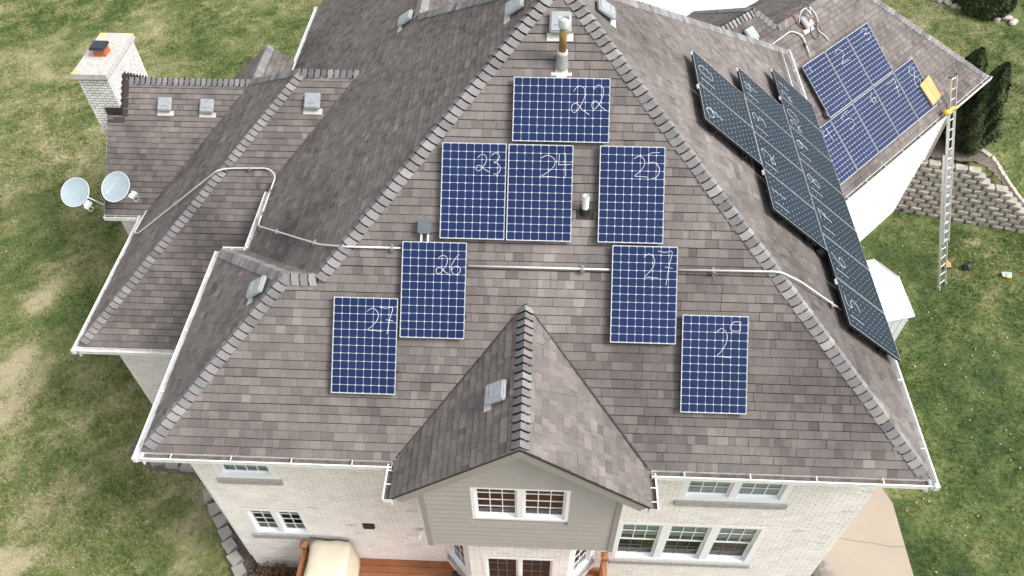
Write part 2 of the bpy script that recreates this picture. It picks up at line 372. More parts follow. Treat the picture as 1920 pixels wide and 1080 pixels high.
PL['garA'] = gback(11.85, 12.93, 6.6, 5.4); PL['garB'] = gback(12.55, 12.86, 6.15, 4.7); PL['garH'] = Plane((11.9, 20.6, 2.07), (-R2, R2), (-R2, -R2), S)
POLY = {
 'front': [(0, 0), (4.22, 0), (6.25, 2.01), (8.28, 0), (W, 0), AP, JM, JP],
 'stub': [(0, YR * 2), (0, 0), JP], 'stubback': [(0, YR * 2), JP, JM, (D0, YR * 2)],
 'left': [(D0, YR * 2), (D0, 6.833), (2.386, 8.65), (-.4, 11.44), (-.4, 15.5), (3.76, 15.5), (3.76, 9.0), AP, JM],
 'rear': [(3.76, 9), (6.95, 12.19), (6.95, 15.5), (3.76, 15.5)], 'back': [AP, (3.76, 9), (6.95, YB), (W, YB)], 'right': [(W, 0), (W, YB), AP],
 'lwf': [(-3.74, 3.85), (.9, 3.85), (.9, 7.163), (2.386, 8.65), (1.06, 8.65)], 'lwl': [(-3.74, 3.85), (1.06, 8.65), (-1.03, 10.75), (-3.74, 8.05)],
 'lwr': [(1.06, 8.65), (2.386, 8.65), (-.3, 11.34), (-.45, 11.33), (-1.03, 10.75)],
 'cwf': [(-4.79, 8.05), (-3.74, 8.05), (-1.03, 10.75), (-4.36, 10.75), (-4.36, 10.02), (-4.79, 10.02)],
 'cwr': [(-4.36, 10.75), (-1.03, 10.75), (-2.68, 12.4), (-2.68, 13.4), (-4.79, 13.4), (-4.79, 11.95), (-4.36, 11.95)],
 'bumpr': [(-1.03, 10.75), (-.45, 11.33), (-.45, 12.4), (-1.03, 12.4)], 'bumpl': [(-1.03, 10.75), (-1.03, 12.4), (-2.68, 12.4)],
 'dl': [(4.2, -.65), (6.25, -.65), (6.25, 2.01), (4.2, -.04)], 'dr': [(8.3, -.65), (8.3, -.04), (6.25, 2.01), (6.25, -.65)],
 'gar': [(12.5, 7.62), (20.23, 15.35), (15.04, 15.35), (12.55, 12.86), (11.85, 12.93), (10.7, 11.78)], 'garr': [(20.23, 15.35), (15.04, 20.54), (15.04, 15.35)],
 'garA': [(10.3, 11.38), (11.85, 12.93), (11.9, 20.6), (6.5, 15.2)], 'garB': [(12.55, 12.86), (15.04, 15.35), (15.04, 22.0), (9.2, 16.2)], 'garH': [(11.85, 12.93), (12.55, 12.86), (13.9, 18.6), (11.9, 20.6)],
}
def clip_rect(poly, a0, a1, b0, b1):
    for ax, val, sg in ((0, a0, 1), (0, a1, -1), (1, b0, 1), (1, b1, -1)):
        out = []
        for i in range(len(poly)):
            p, q = poly[i - 1], poly[i]; dp = (p[ax] - val) * sg; dq = (q[ax] - val) * sg
            if (dp >= 0) != (dq >= 0): t = dp / (dp - dq); out.append((p[0] + (q[0] - p[0]) * t, p[1] + (q[1] - p[1]) * t))
            if dq >= 0: out.append(q)
        poly = out
        if not poly: return []
    return poly
EXPO = .1435
TABS = []          # every full tab: (pixel area, plane name, data)
def tabs_of(name, smooth_tone=0):
    p = PL[name]; poly = [p.ab(*q) for q in POLY[name]]
    amin, amax = min(q[0] for q in poly), max(q[0] for q in poly); bmin, bmax = min(q[1] for q in poly), max(q[1] for q in poly)
    rnd = random.Random(name); res = []; k0 = int(bmin / EXPO) - 1
    for k in range(k0, int(bmax / EXPO) + 1):
        b0 = k * EXPO; b1 = b0 + EXPO; a = amin - rnd.random() * .3
        if b1 < bmin: continue
        wob = (rnd.random() - .5) * .006; crs = rnd.gauss(0, .03); gap = .006 + .006 * rnd.random()  # dark felt bared by the gap draws the shadow line under each course
        while a < amax:
            w = rnd.choice((.10, .125, .15, .17, .19, .21)) * (.9 + .2 * rnd.random()); a1 = a + w
            q = clip_rect(poly, a + .001, a1 - .001, b0, b1 - gap)
            if len(q) >= 3:
                c = p.P((a + a1) / 2, (b0 + b1) / 2)
                area = 0
                for i in range(len(q)): area += q[i - 1][0] * q[i][1] - q[i][0] * q[i - 1][1]
                if abs(area) > 1e-5:
                    tn = .5 + rnd.gauss(0, .085) + crs + (.1 if rnd.random() < .06 else 0) - (.13 if rnd.random() < .09 else 0)
                    if name == 'front' and abs(c.x - 6.75 - (c.y - 2.4) * .2) < .34 + .15 * rnd.random() and 1.6 < c.y < 3.05: tn += .2
                    full = len(q) == 4 and abs(abs(area) / 2 - (w - .002) * (EXPO - gap)) < 1e-4
                    x, y, d = px(c); vis = -60 < x < 1980 and -60 < y < 1140
                    sc = (FPX / d) ** 2 * abs((c - CAM_POS).normalized().dot(p.n)) * w * EXPO
                    res.append((sc if (full and vis) else 0, name, q, b0, max(0, min(1, tn)), rnd.choice((.016, .018, .022, .026)), wob))
            a = a1
    return res
def tab_mesh(mb, name, q, b0, tone, th, wob):
    p = PL[name]
    def lift(b): return .004 + th * max(0, 1 - (b - b0) / (EXPO * 1.9))
    top = [p.P(a, b + (wob if b - b0 < .001 else 0), lift(b)) for a, b in q]
    ar = sum(q[i - 1][0] * q[i][1] - q[i][0] * q[i - 1][1] for i in range(len(q)))
    if ar < 0: top = top[::-1]; q = q[::-1]
    mb.face(top, tone, 0)
    n = len(q)
    for i in range(n):
        a, b = q[i], q[(i + 1) % n]
        if a[1] - b0 > EXPO * .88 and b[1] - b0 > EXPO * .88: continue
        u, v = top[i], top[(i + 1) % n]
        low = abs(a[1] - b0) < .002 and abs(b[1] - b0) < .002
        mb.face([u, u - p.n * (lift(a[1]) + .004), v - p.n * (lift(b[1]) + .004), v], tone * .8, 1 if low else 0)
SLOPE = {}
ALL = []
for nme in POLY:
    p = PL[nme]; mb = MB(); pts = [p.at(*q, -.012) for q in POLY[nme]]; low = [q - Vector((0, 0, .045)) for q in pts]
    ar = sum(POLY[nme][i - 1][0] * POLY[nme][i][1] - POLY[nme][i][0] * POLY[nme][i - 1][1] for i in range(len(pts)))
    if ar < 0: pts, low = pts[::-1], low[::-1]
    mb.prism(low, pts); SLOPE[nme] = mb.build('roof_slope', 'deck_felt', house)
    ALL += tabs_of(nme)
ALL.sort(key=lambda t: -t[0])
for t in ALL[:300]:
    mb = MB(); tab_mesh(mb, *t[1:]); mb.build('shingle', ['shingle', 'butt'], SLOPE[t[1]])
FIELD = {}
for t in ALL[300:]: tab_mesh(FIELD.setdefault(t[1], MB()), *t[1:])
for nme, mb in FIELD.items(): stuff(mb.build('shingle_field', ['shingle', 'butt'], SLOPE[nme]))

# hip and ridge caps
ncap = 0; REST = MB(); UND = MB()
def cap_line(p0, p1, n1, n2, step=.145, half=.15, single=True, end=0):
    """bent cap pieces from p0 (low/first) up to p1; n1, n2 = the slopes' normals"""
    global ncap
    p0, p1 = Vector(p0), Vector(p1); L = (p1 - p0).length; d = (p1 - p0).normalized(); up = (n1 + n2).normalized()
    s1 = d.cross(n1).normalized(); s2 = d.cross(n2).normalized()
    if s1.dot(s2) > 0: s2 = -s2
    # make s1 lie down the n1 slope
    if s1.dot(n2) > 0: s1 = -s1
    if s2.dot(n1) > 0: s2 = -s2
    for a, b, m1 in ((s1, up, n1), (up, s2, n2)):
        e0 = s1 if a is s1 else s2; nn = n1 if a is s1 else n2
        q4 = [p0 + e0 * half * 1.0 + nn * .016, p0 + up * .034, p1 + up * .034, p1 + e0 * half * 1.0 + nn * .016]
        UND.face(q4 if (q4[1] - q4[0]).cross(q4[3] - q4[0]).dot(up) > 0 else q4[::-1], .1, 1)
    k = 0
    while k * step < L - end - .03:
        a0 = k * step; a1 = min(a0 + step * .80, L); j = random.uniform(-.006, .006); mb = MB(); tn = min(1, max(0, random.gauss(.5, .22)))
        def ring(a, h, extra): 
            c = p0 + d * a
            cc = c - d * (.022 * extra); return [c + s1 * (half + j) + n1 * (h), cc + s1 * .06 + n1 * (h + .010) , cc + up * (h + .026), cc + s2 * .06 + n2 * (h + .010), c + s2 * (half - j) + n2 * (h)]
        A = ring(a0, .042 + random.uniform(0, .006), 1); B = ring(a1, .026, .7); Ab = [q - up * .03 for q in A]; Bb = [q - up * .02 for q in B]
        fl = (A[1] - A[0]).cross(B[0] - A[0]).dot(up) > 0
        def F(q, tone, mi): mb.face(q if fl else q[::-1], tone, mi)
        for i in range(4):
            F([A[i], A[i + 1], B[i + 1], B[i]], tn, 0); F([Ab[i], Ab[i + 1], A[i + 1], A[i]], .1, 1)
        F([A[0], B[0], Bb[0], Ab[0]], tn * .6, 0); F([B[4], A[4], Ab[4], Bb[4]], tn * .6, 0)
        x, y, _ = px(p0 + d * a0)
        if single and ncap < 300 and -20 < x < 1940 and -20 < y < 1090: mb.build('ridge_cap', ['cap', 'cap_edge'], house); ncap += 1
        else:
            kk = len(REST.v); REST.v += mb.v; REST.f += [tuple(i + kk for i in f) for f in mb.f]; REST.t += mb.t; REST.m += mb.m
        k += 1
def N(n): return PL[n].n
def at(n, x, y): return PL[n].at(x, y)
cap_line(at('front', W - .1, .1), at('front', *AP), N('front'), N('right'))
cap_line(at('front', .1, .1), at('front', *JP), N('front'), N('stub'))
cap_line(at('front', *JP), at('front', *JM), N('front'), N('stubback'))
cap_line(at('front', *JM), at('front', *AP), N('front'), N('left'))
cap_line(at('dl', 6.25, -.62), at('dl', 6.25, 1.98), N('dl'), N('dr'), half=.14)
cap_line(at('lwf', -3.64, 3.95), at('lwf', 1.06, 8.65), N('lwf'), N('lwl'))
cap_line(at('lwf', 2.35, 8.65), at('lwf', .98, 8.65), N('lwf'), N('lwr'))
cap_line(at('cwf', -1.1, 10.75), at('cwf', -4.3, 10.75), N('cwf'), N('cwr'))
cap_line(at('stub', .1, YR * 2 - .1), at('stub', *JP), N('stub'), N('stubback'), step=.1)
cap_line(at('gar', 10.9, 11.98), at('gar', 11.88, 12.93), N('gar'), N('garA'))
cap_line(at('gar', 12.5, 12.86), at('gar', 11.88, 12.93), N('gar'), N('garH'), single=False)
cap_line(at('gar', 14.98, 15.29), at('gar', 12.55, 12.86), N('gar'), N('garB'), single=False)
cap_line(at('gar', 20.1, 15.35), at('gar', 15.04, 15.35), N('gar'), N('garr'), single=False)
cap_line(at('right', W - .1, YB - .1), at('right', *AP), N('right'), N('back'), single=False)
cap_line(at('left', 3.82, 9.0), at('left', *AP), N('left'), N('back'), single=False)
cap_line(at('left', 3.76, 15.4), at('left', 3.76, 9.0), N('left'), N('rear'), single=False)
cap_line(at('lwl', -1.0, 10.72), at('lwl', 1.06, 8.65), N('lwl'), N('lwr'), single=False)
cap_line(at('bumpr', -1.03, 12.35), at('bumpr', -1.03, 10.8), N('bumpr'), N('bumpl'), single=False)
cap_line(at('garA', 11.9, 20.5), at('garA', 11.85, 12.95), N('garA'), N('garH'), single=False)
UND.build('ridge_shadow_sheet', ['cap', 'cap_edge'], house)  # black sheet added to show between caps as their shadow lines
stuff(REST.build('ridge_cap_run', ['cap', 'cap_edge'], house))
# dark strips along the dormer valleys
def strip(name, a, b, w, mname, parent, lift=.02):
    a, b = Vector(a), Vector(b); d = (b - a).normalized(); sd = d.cross(ZA).normalized(); m = MB()
    m.box(a, d, sd, sd.cross(d).normalized(), 0, (b - a).length, -w, w, lift - .004, lift); return m.build(name, mname, parent)

for vx in (4.22, 8.28): strip('valley_strip', PL['front'].at(vx, .02), PL['front'].at(6.25, 2.0), .014, 'butt', house, .034)
# ------------------------------------------------------------------ walls
def frame_of(o, ex, n): return Vector(o), Vector(ex), Vector(n)
NB = [0]
def brick_wall(name, o, ex, n, L, z0, z1, holes=(), cap=None, bl=.215, bh=.0745, mort='mortar', bm='brick', single=0, parent=None, soldier=None, skip=None):
    """backing with real openings, bricks proud of the joints; o = corner at z 0, ex along the wall, n outward"""
    o, ex, n = Vector(o), Vector(ex), Vector(n); w = MB()
    us = sorted({0, L} | {h[0] for h in holes} | {h[1] for h in holes}); zs = sorted({z0, z1} | {h[2] for h in holes} | {h[3] for h in holes})
    for a, b in zip(us, us[1:]):
        for c, d in zip(zs, zs[1:]):
            if any(h[0] <= a and b <= h[1] and h[2] <= c and d <= h[3] for h in holes): continue
            w.face([o + ex * a + ZA * c, o + ex * b + ZA * c, o + ex * b + ZA * d, o + ex * a + ZA * d])
    for h in holes:      # reveals
        q = [(h[0], h[2]), (h[1], h[2]), (h[1], h[3]), (h[0], h[3])]
        for i in range(4):
            (a, c), (b, d) = q[i], q[(i + 1) % 4]
            w.face([o + ex * a + ZA * c, o + ex * a + ZA * c - n * .14, o + ex * b + ZA * d - n * .14, o + ex * b + ZA * d], .8)
    wall = w.build(name, mort, parent or house); fld = MB(); row = 0; z = z0; rnd = random.Random(name + str(o.x)); lst = []
    while z < z1 - .02:
        off = -(row % 2) * bl / 2; a = off; hh = bh
        while a < L:
            a0, a1 = max(0, a + .005), min(L, a + bl - .005)
            for seg in [(a0, a1)]:
                segs = [seg]
                for h in holes:
                    if z + bh > h[2] + .01 and z < h[3] - .01:
                        ns = []
                        for s0, s1 in segs:
                            if s1 <= h[0] or s0 >= h[1]: ns.append((s0, s1)); continue
                            if s0 < h[0]: ns.append((s0, h[0]))
                            if s1 > h[1]: ns.append((h[1], s1))
                        segs = ns
                for s0, s1 in segs:
                    if s1 - s0 < .02 or (skip and skip((s0 + s1) / 2, z)): continue
                    t = min(1, max(0, rnd.gauss(.62, .17) - (.35 if rnd.random() < .03 else 0)))
                    pr = .007 + rnd.random() * .003; x, y, dd = px(o + ex * ((s0 + s1) / 2) + ZA * z)
                    ok = s1 - s0 > bl * .9 and 0 < x < 1920 and 0 < y < 1080
                    lst.append((z + (100 if ok else 0), s0, s1, z + .004, min(z1, z + bh - .004), t, pr))
            a += bl
        z += bh; row += 1
    lst.sort(key=lambda t: -t[0])
    for i, (_, s0, s1, c, d, t, pr) in enumerate(lst):
        mb = MB() if i < single else fld
        mb.box(o, ex, ZA, n, s0, s1, c, d, -.002, pr, t)
        if i < single: mb.build('brick', bm, wall)
    stuff(fld.build('brick_field', bm, wall)); return wall
OV = .37
WINS = [('ll', .76, 1.95, 1.86, 2.99), ('lu', .72, 1.83, 4.30, 5.35), ('rl', 8.11, 10.95, 1.24, 3.02), ('ru', 9.06, 11.0, 4.06, 5.35)]
brick_wall('wall', (OV, OV, 0), (1, 0, 0), (0, -1, 0), W - 2 * OV, LOW - .2, 5.62, [(a - OV, b - OV, c, d) for _, a, b, c, d in WINS], single=150)
brick_wall('wall', (W - OV, OV, 0), (0, 1, 0), (1, 0, 0), YB - 2 * OV, LOW - .2, 5.62)
brick_wall('wall', (OV, YR * 2 - .35, 0), (0, -1, 0), (-1, 0, 0), YR * 2 - .35 - OV, -.2, 5.62)
brick_wall('wall', (-3.3, 4.25, 0), (1, 0, 0), (0, -1, 0), 4.2, -.2, 3.25, single=60)
brick_wall('wall', (-3.3, 8.4, 0), (0, -1, 0), (-1, 0, 0), 4.15, -.2, 3.25)
brick_wall('wall', (-4.72, 12.0, 0), (0, -1, 0), (-1, 0, 0), 3.6, -.2, 3.6)
brick_wall('wall', (-4.72, 8.4, 0), (1, 0, 0), (0, -1, 0), 1.45, -.2, 3.25)
GO = Vector((12.35, 7.47 + .33, 0)) + Vector((-R2, R2, 0)) * .18
brick_wall('wall', GO, (R2, R2, 0), (R2, -R2, 0), 10.45, LOW - .2, 3.02)
g2 = GO + Vector((R2, R2, 0)) * 10.45
brick_wall('wall', g2, (-R2, R2, 0), (R2, R2, 0), 6, -.4, 3.02)
m = MB(); m.abox(OV + .05, W - OV - .05, OV + .35, YB - .4, LOW, 5.6); m.build('inner_wall', 'room', house)
# soldier course at floor level
m = MB()
for i in range(int((W - 2 * OV) / .0745)):
    a = OV + i * .0745
    m.abox(a + .006, a + .0685, OV - .014, OV + .02, .06, .27, random.random())
stuff(m.build('soldier_course', 'brick', house))
# eave fascia and soffit boards
def board(name, a, b, n, d0, d1, z0, z1, mname='white_paint', parent=None):
    a, b, n = Vector(a), Vector(b), Vector(n); d = (b - a).normalized(); m = MB(); m.box(a, d, n, ZA, 0, (b - a).length, d0, d1, z0, z1); return m.build(name, mname, parent or house)
def gutter(a, b, n, dirt=False, straps=.9, ends=(1, 1), drop=0):
    """K-style trough along the eave a-b, n = outward"""
    a, b, n = Vector(a), Vector(b), Vector(n); d = (b - a).normalized(); L = (b - a).length
    board('fascia', a, b, n, -.02, .0, -.22, -.03)
    g = MB(); o = a + ZA * (-.015 - drop)
    g.box(o, d, n, ZA, 0, L, .002, .008, -.1, 0); g.box(o, d, n, ZA, 0, L, .002, .12, -.106, -.1); g.box(o, d, n, ZA, 0, L, .112, .12, -.1, -.005); g.box(o, d, n, ZA, 0, L, .104, .13, -.005, .006)
    for e, s0 in ((ends[0], 0), (ends[1], L - .004)):
        if e: g.box(o, d, n, ZA, s0, s0 + .004, .008, .112, -.1, 0)
    G = g.build('gutter', 'gutter_white', house)
    f = MB(); f.box(o, d, n, ZA, .01, L - .01, .008, .112, -.1, -.085 if not dirt else -.05, .5); f.build('gutter_bed', 'gutter_dirt' if dirt else 'gutter_white', G)
    k = straps * .5
    while k < L - .1:
        s = MB(); s.box(o, d, n, ZA, k - .009, k + .009, 0, .122, .001, .009); s.build('strap', 'gutter_white', G); k += straps
    return G
gutter((0, 0, E), (4.15, 0, E), (0, -1, 0), True, 1.0); gutter((8.35, 0, E), (W, 0, E), (0, -1, 0), True, 1.05)
gutter((0, YR * 2, E), (0, -.12, E), (-1, 0, 0), False, 1.35); gutter((W, -.12, E), (W, YB + .1, E), (1, 0, 0), False, 1.35)
gutter((0, YR * 2, E), (D0, YR * 2, E), (0, 1, 0), False, .4); gutter((D0, 6.35, E), (D0, YR * 2, E), (-1, 0, 0), False, .55)
gutter((-3.74, 3.85, EW), (.85, 3.85, EW), (0, -1, 0), False, 1.1); gutter((-3.74, 8.05, EW), (-3.74, 3.73, EW), (-1, 0, 0), False, 1.0)
gutter((-4.79, 8.05, EW), (-3.62, 8.05, EW), (0, -1, 0), True, .6)
gutter((-.4, 15.5, 5.04), (-.4, 11.5, 5.04), (-1, 0, 0), False, 1.3)
gutter((4.2, -.04, 5.815), (4.2, -.66, 5.815), (-1, 0, 0), True, .24); gutter((8.3, -.66, 5.815), (8.3, -.04, 5.815), (1, 0, 0), True, .24)
gutter((12.9, 8.02, EG), (20.35, 15.47, EG), (R2, -R2, 0), True, .95); gutter((20.23, 15.35, EG), (16, 19.58, EG), (R2, R2, 0), False, 1.2)
# corner blobs of sealed gutter mitres
m = MB()
for x, y, z in ((-.1, -.1, E), (W + .1, -.1, E), (-3.84, 3.75, EW)):
    m.abox(x - .035, x + .035, y - .035, y + .035, z - .13, z - .012)
m.build('gutter_mitre', 'gutter_white', house)

# ------------------------------------------------------------------ windows
def window(o, ex, n, u0, u1, z0, z1, sashes, cols, rows, hung=False, casing=.075, back='room', blind=None, sill=True, label=None, mul=.09, name='window', mun='vinyl'):
    o, ex, n = Vector(o), Vector(ex), Vector(n)
    w = MB(); c = casing; dp = -.10
    def bar(mb, a0, a1, c0, c1, d0, d1): mb.box(o, ex, ZA, n, a0, a1, c0, c1, d0, d1)
    bar(w, u0, u1, z0, z0 + c, -.13, .012); bar(w, u0, u1, z1 - c, z1, -.13, .012); bar(w, u0, u0 + c, z0 + c, z1 - c, -.13, .012); bar(w, u1 - c, u1, z0 + c, z1 - c, -.13, .012)
    pitch = (u1 - u0 - 2 * c + mul) / sashes
    for i in range(1, sashes): a = u0 + c + i * pitch - mul; bar(w, a, a + mul, z0 + c, z1 - c, -.13, .004)
    win = w.build(name, 'vinyl', house)
    if label: win['label'] = label
    if sill:
        s = MB(); bar(s, u0 - .03, u1 + .05, z0 - .16, z0 - .004, -.1, .055); s.build('sill', 'stone_sill', win)
    for i in range(sashes):
        a0 = u0 + c + i * pitch; a1 = a0 + pitch - mul; b0, b1 = z0 + c, z1 - c
        parts = [(b0, b1, -.06)] if not hung else [((b0 + b1) / 2 - .02, b1, -.05), (b0, (b0 + b1) / 2 + .02, -.085)]
        for pi, (c0, c1, dd) in enumerate(parts):
            t = .04; s = MB()
            bar(s, a0, a1, c0, c0 + t, dd - .03, dd); bar(s, a0, a1, c1 - t, c1, dd - .03, dd); bar(s, a0, a0 + t, c0 + t, c1 - t, dd - .03, dd); bar(s, a1 - t, a1, c0 + t, c1 - t, dd - .03, dd)
            s.build('sash', 'vinyl', win)
            g = MB(); g.face([o + ex * u_ + ZA * z_ + n * (dd - .016) for u_, z_ in ((a0 + t, c0 + t), (a1 - t, c0 + t), (a1 - t, c1 - t), (a0 + t, c1 - t))]); g.build('pane', 'glass', win)
            rr = rows if not hung else max(1, rows // 2)
            for k in range(1, cols):
                x = a0 + t + (a1 - a0 - 2 * t) * k / cols; q = MB(); bar(q, x - .0075, x + .0075, c0 + t, c1 - t, dd - .03, dd - .006); q.build('muntin', mun if pi == 0 or not hung else 'vent_dark', win)
            for k in range(1, rr):
                x = c0 + t + (c1 - c0 - 2 * t) * k / rr; q = MB(); bar(q, a0 + t, a1 - t, x - .0075, x + .0075, dd - .0305, dd - .0065); q.build('muntin', mun if pi == 0 or not hung else 'vent_dark', win)
        r = MB(); bar(r, a0 - .02, a1 + .02, b0 - .02, b1 + .02, -.33 if back != 'curtain' else -.14, -.325 if back != 'curtain' else -.135); r.build('room_shade', back, win)
        if blind:
            q = MB(); z = b1
            lo = blind[1] * (b1 - b0) + b0
            while z > lo: q.box(o + ZA * z, ex, (ZA * .8 - n * .6).normalized(), (n * .8 + ZA * .6).normalized(), a0 + .01, a1 - .01, -.022, .022, -.13, -.127); z -= .045
            stuff(q.build('blind', blind[0], win))
    return win
WF = ((0, OV, 0), (1, 0, 0), (0, -1, 0))
window(*WF, .76, 1.95, 1.86, 2.99, 2, 2, 4, back='room', blind=('blind', .86))
window(*WF, .72, 1.83, 4.30, 5.35, 1, 4, 3, back='curtain', casing=.11)
window(*WF, 8.11, 10.95, 1.24, 3.02, 3, 3, 4, hung=True, blind=('blind', .62), mul=.16, casing=.09)
window(*WF, 9.06, 11.0, 4.06, 5.35, 2, 3, 4, hung=False, blind=('blind', .02), mul=.13, casing=.13)

# ------------------------------------------------------------------ gabled bay with grey siding
YF = -.45
m = MB(); gx0, gx1, gzb, gxm = 4.63, 7.87, 3.64, 6.25
def roof_z(x): return 7.52 - S * abs(x - 6.25) - .12
bp5 = [(gx0, gzb), (gx1, gzb), (gx1, roof_z(gx1)), (gxm, roof_z(gxm)), (gx0, roof_z(gx0))]
m.prism([(x, YF + .36, z) for x, z in bp5], [(x, .5, z) for x, z in bp5]); GW = (5.45, 7.05, 4.77, 5.94)
for q5 in ([(gx0, gzb), (gx1, gzb), (gx1, GW[2]), (gx0, GW[2])], [(gx0, GW[2]), (GW[0], GW[2]), (GW[0], GW[3]), (gx0, GW[3])], [(GW[1], GW[2]), (gx1, GW[2]), (gx1, GW[3]), (GW[1], GW[3])], [(gx0, GW[3]), (gx1, GW[3]), (gx1, roof_z(gx1)), (gxm, roof_z(gxm)), (gx0, roof_z(gx0))]):
    m.prism([(x, YF + .02, z) for x, z in q5], [(x, YF + .03, z) for x, z in q5])
for x in (gx0, gx1 - .01): m.prism([(x, YF + .03, gzb), (x + .01, YF + .03, gzb), (x + .01, YF + .03, roof_z(gx0)), (x, YF + .03, roof_z(gx0))], [(x, YF + .36, gzb), (x + .01, YF + .36, gzb), (x + .01, YF + .36, roof_z(gx0)), (x, YF + .36, roof_z(gx0))])
m.abox(gx0, gx1, YF + .03, YF + .36, gzb, gzb + .01)
bay = m.build('bay_wall', 'siding', house)
z = gzb
while z < roof_z(gxm) - .05:
    h = .165
    def xl(zz): return max(gx0, gxm - (roof_z(gxm) - zz) / S)
    segs = [(xl(z), 2 * gxm - xl(z), xl(z + h), 2 * gxm - xl(z + h))]
    if z + h > GW[2] and z < GW[3]: segs = [(segs[0][0], GW[0], segs[0][2], GW[0]), (GW[1], segs[0][1], GW[1], segs[0][3])]
    for a, b, c, d in segs:
        if b - a < .03: continue
        q = MB(); zt = min(z + h + .012, roof_z(gxm)); 
        q.prism([(a, YF + .019, z), (b, YF + .019, z), (min(d, b), YF + .019, zt), (max(c, a), YF + .019, zt)], [(a, YF - .022, z), (b, YF - .022, z), (min(d, b), YF + .006, zt), (max(c, a), YF + .006, zt)])
        q.build('siding_board', 'siding', bay)
    z += h
for x in (gx0 - .03, gx1 - .06): m = MB(); m.abox(x, x + .09, YF - .03, YF + .06, gzb - .02, roof_z(gx0) - .03); m.build('corner_board', 'siding_trim', bay)
m = MB(); m.prism([(6.13, -.646, 7.26), (6.37, -.646, 7.26), (6.37, -.646, 7.36), (6.25, -.646, 7.47), (6.13, -.646, 7.36)], [(6.13, -.4, 7.26), (6.37, -.4, 7.26), (6.37, -.4, 7.36), (6.25, -.4, 7.47), (6.13, -.4, 7.36)]); m.build('apex_block', 'siding_trim', house)
for sg in (-1, 1):     # rake boards and soffit
    m = MB(); a = Vector((6.25, -.64, 7.52 - .02)); dirv = Vector((sg * 1, 0, -S)).normalized(); nn = Vector((sg * S, 0, 1)).normalized()
    m.box(a, dirv, YA, nn, .02, 2.62, 0, .025, -.2, -.03); m.build('rake_board', 'siding_trim', house)
    m = MB(); m.box(a, dirv, YA, nn, .02, 2.6, .026, .3, -.16, -.14); m.build('rake_soffit', 'siding_trim', house)
window((0, YF, 0), (1, 0, 0), (0, -1, 0), *GW, 2, 3, 4, back='blind_brown', blind=('blind_brown', .2), sill=False, casing=.06, mul=.1)
# brick bay below with angled sides and the double door
DZ = .72
bx0, bx1, by = 5.28, 7.17, -.3
dw = (5.53, 6.93, DZ, 2.74)
brick_wall('bay_brick', (bx0, by, 0), (1, 0, 0), (0, -1, 0), bx1 - bx0, DZ - .1, 3.66, [(dw[0] - bx0, dw[1] - bx0, dw[2], dw[3])], single=20)
for (p, q) in (((4.68, .36, 0), (bx0, by, 0)), ((bx1, by, 0), (7.77, .36, 0))):
    p, q = Vector(p), Vector(q); e = (q - p).normalized(); nn = Vector((e.y, -e.x, 0)); L = (q - p).length
    brick_wall('bay_brick', p, e, nn, L, DZ - .1, 3.66, [(.12, L - .12, 1.35, 2.95)])
    window(p, e, nn, .12, L - .12, 1.35, 2.95, 1, 2, 4, casing=.06)
door = window((0, by, 0), (1, 0, 0), (0, -1, 0), *dw, 2, 3, 5, sill=False, casing=.06, mul=.05, name='door', mun='vent_dark', label='white double door with small panes')
m = MB(); m.abox(6.2, 6.235, by - .04, by + .01, 1.62, 1.82); m.abox(6.14, 6.235, by - .06, by - .03, 1.70, 1.73); m.build('handle', 'rubber', door)
# wall vent and flood light
m = MB(); m.abox(3.08, 3.32, OV - .02, OV, 2.34, 2.52); 
for k in range(5): m.box((3.08, OV - .02, 2.35 + k * .034), XA, Vector((0, -.8, -.6)), Vector((0, -.6, .8)), .01, .23, 0, .03, 0, .004)
m.build('wall_vent', 'frame_black', house)
fl = thing('flood_light', 'white twin-head flood light on the brick beside the grey bay', 'light', (4.32, OV, 2.3))
m = MB(); m.tube([(4.36, OV, 2.42), (4.36, OV - .04, 2.42)], .06, 12); m.build('base', 'vinyl', fl)
for dx in (-.1, .08):
    m = MB(); m.tube([(4.36 + dx * .3, OV - .03, 2.42), (4.36 + dx, OV - .12, 2.40), (4.36 + dx * 1.3, OV - .22, 2.34)], [.02, .05, .06], 10); m.build('lamp_head', 'vinyl', fl, True)
# down pipes
def downspout(pts, mname, lower=None):
    m = MB()
    for a, b in zip(pts, pts[1:]):
        a, b = Vector(a), Vector(b); d = (b - a).normalized(); u = d.orthogonal().normalized(); m.tube([a, b], .038, 4)
    return m.build('downspout', mname, house)
downspout([(.1, .35, E - .12), (.33, .43, 5.4), (.33, .43, .55)], 'vinyl')
dsp = downspout([(.33, .43, .54), (.33, .43, .2), (.4, -.1, .1), (.5, -.5, .08)], 'rubber')
gc = g2 + Vector((R2, -R2, 0)) * .08 - Vector((R2, R2, 0)) * .12
downspout([gc + Vector((.15, -.1, 2.95)), gc + Vector((0, 0, 2.7)), gc + Vector((0, 0, -1.5))], 'siding')
downspout([gc + Vector((0, 0, -1.52)), gc + Vector((0, 0, -2.05)), gc + Vector((-.4, -.6, -2.1))], 'rubber')

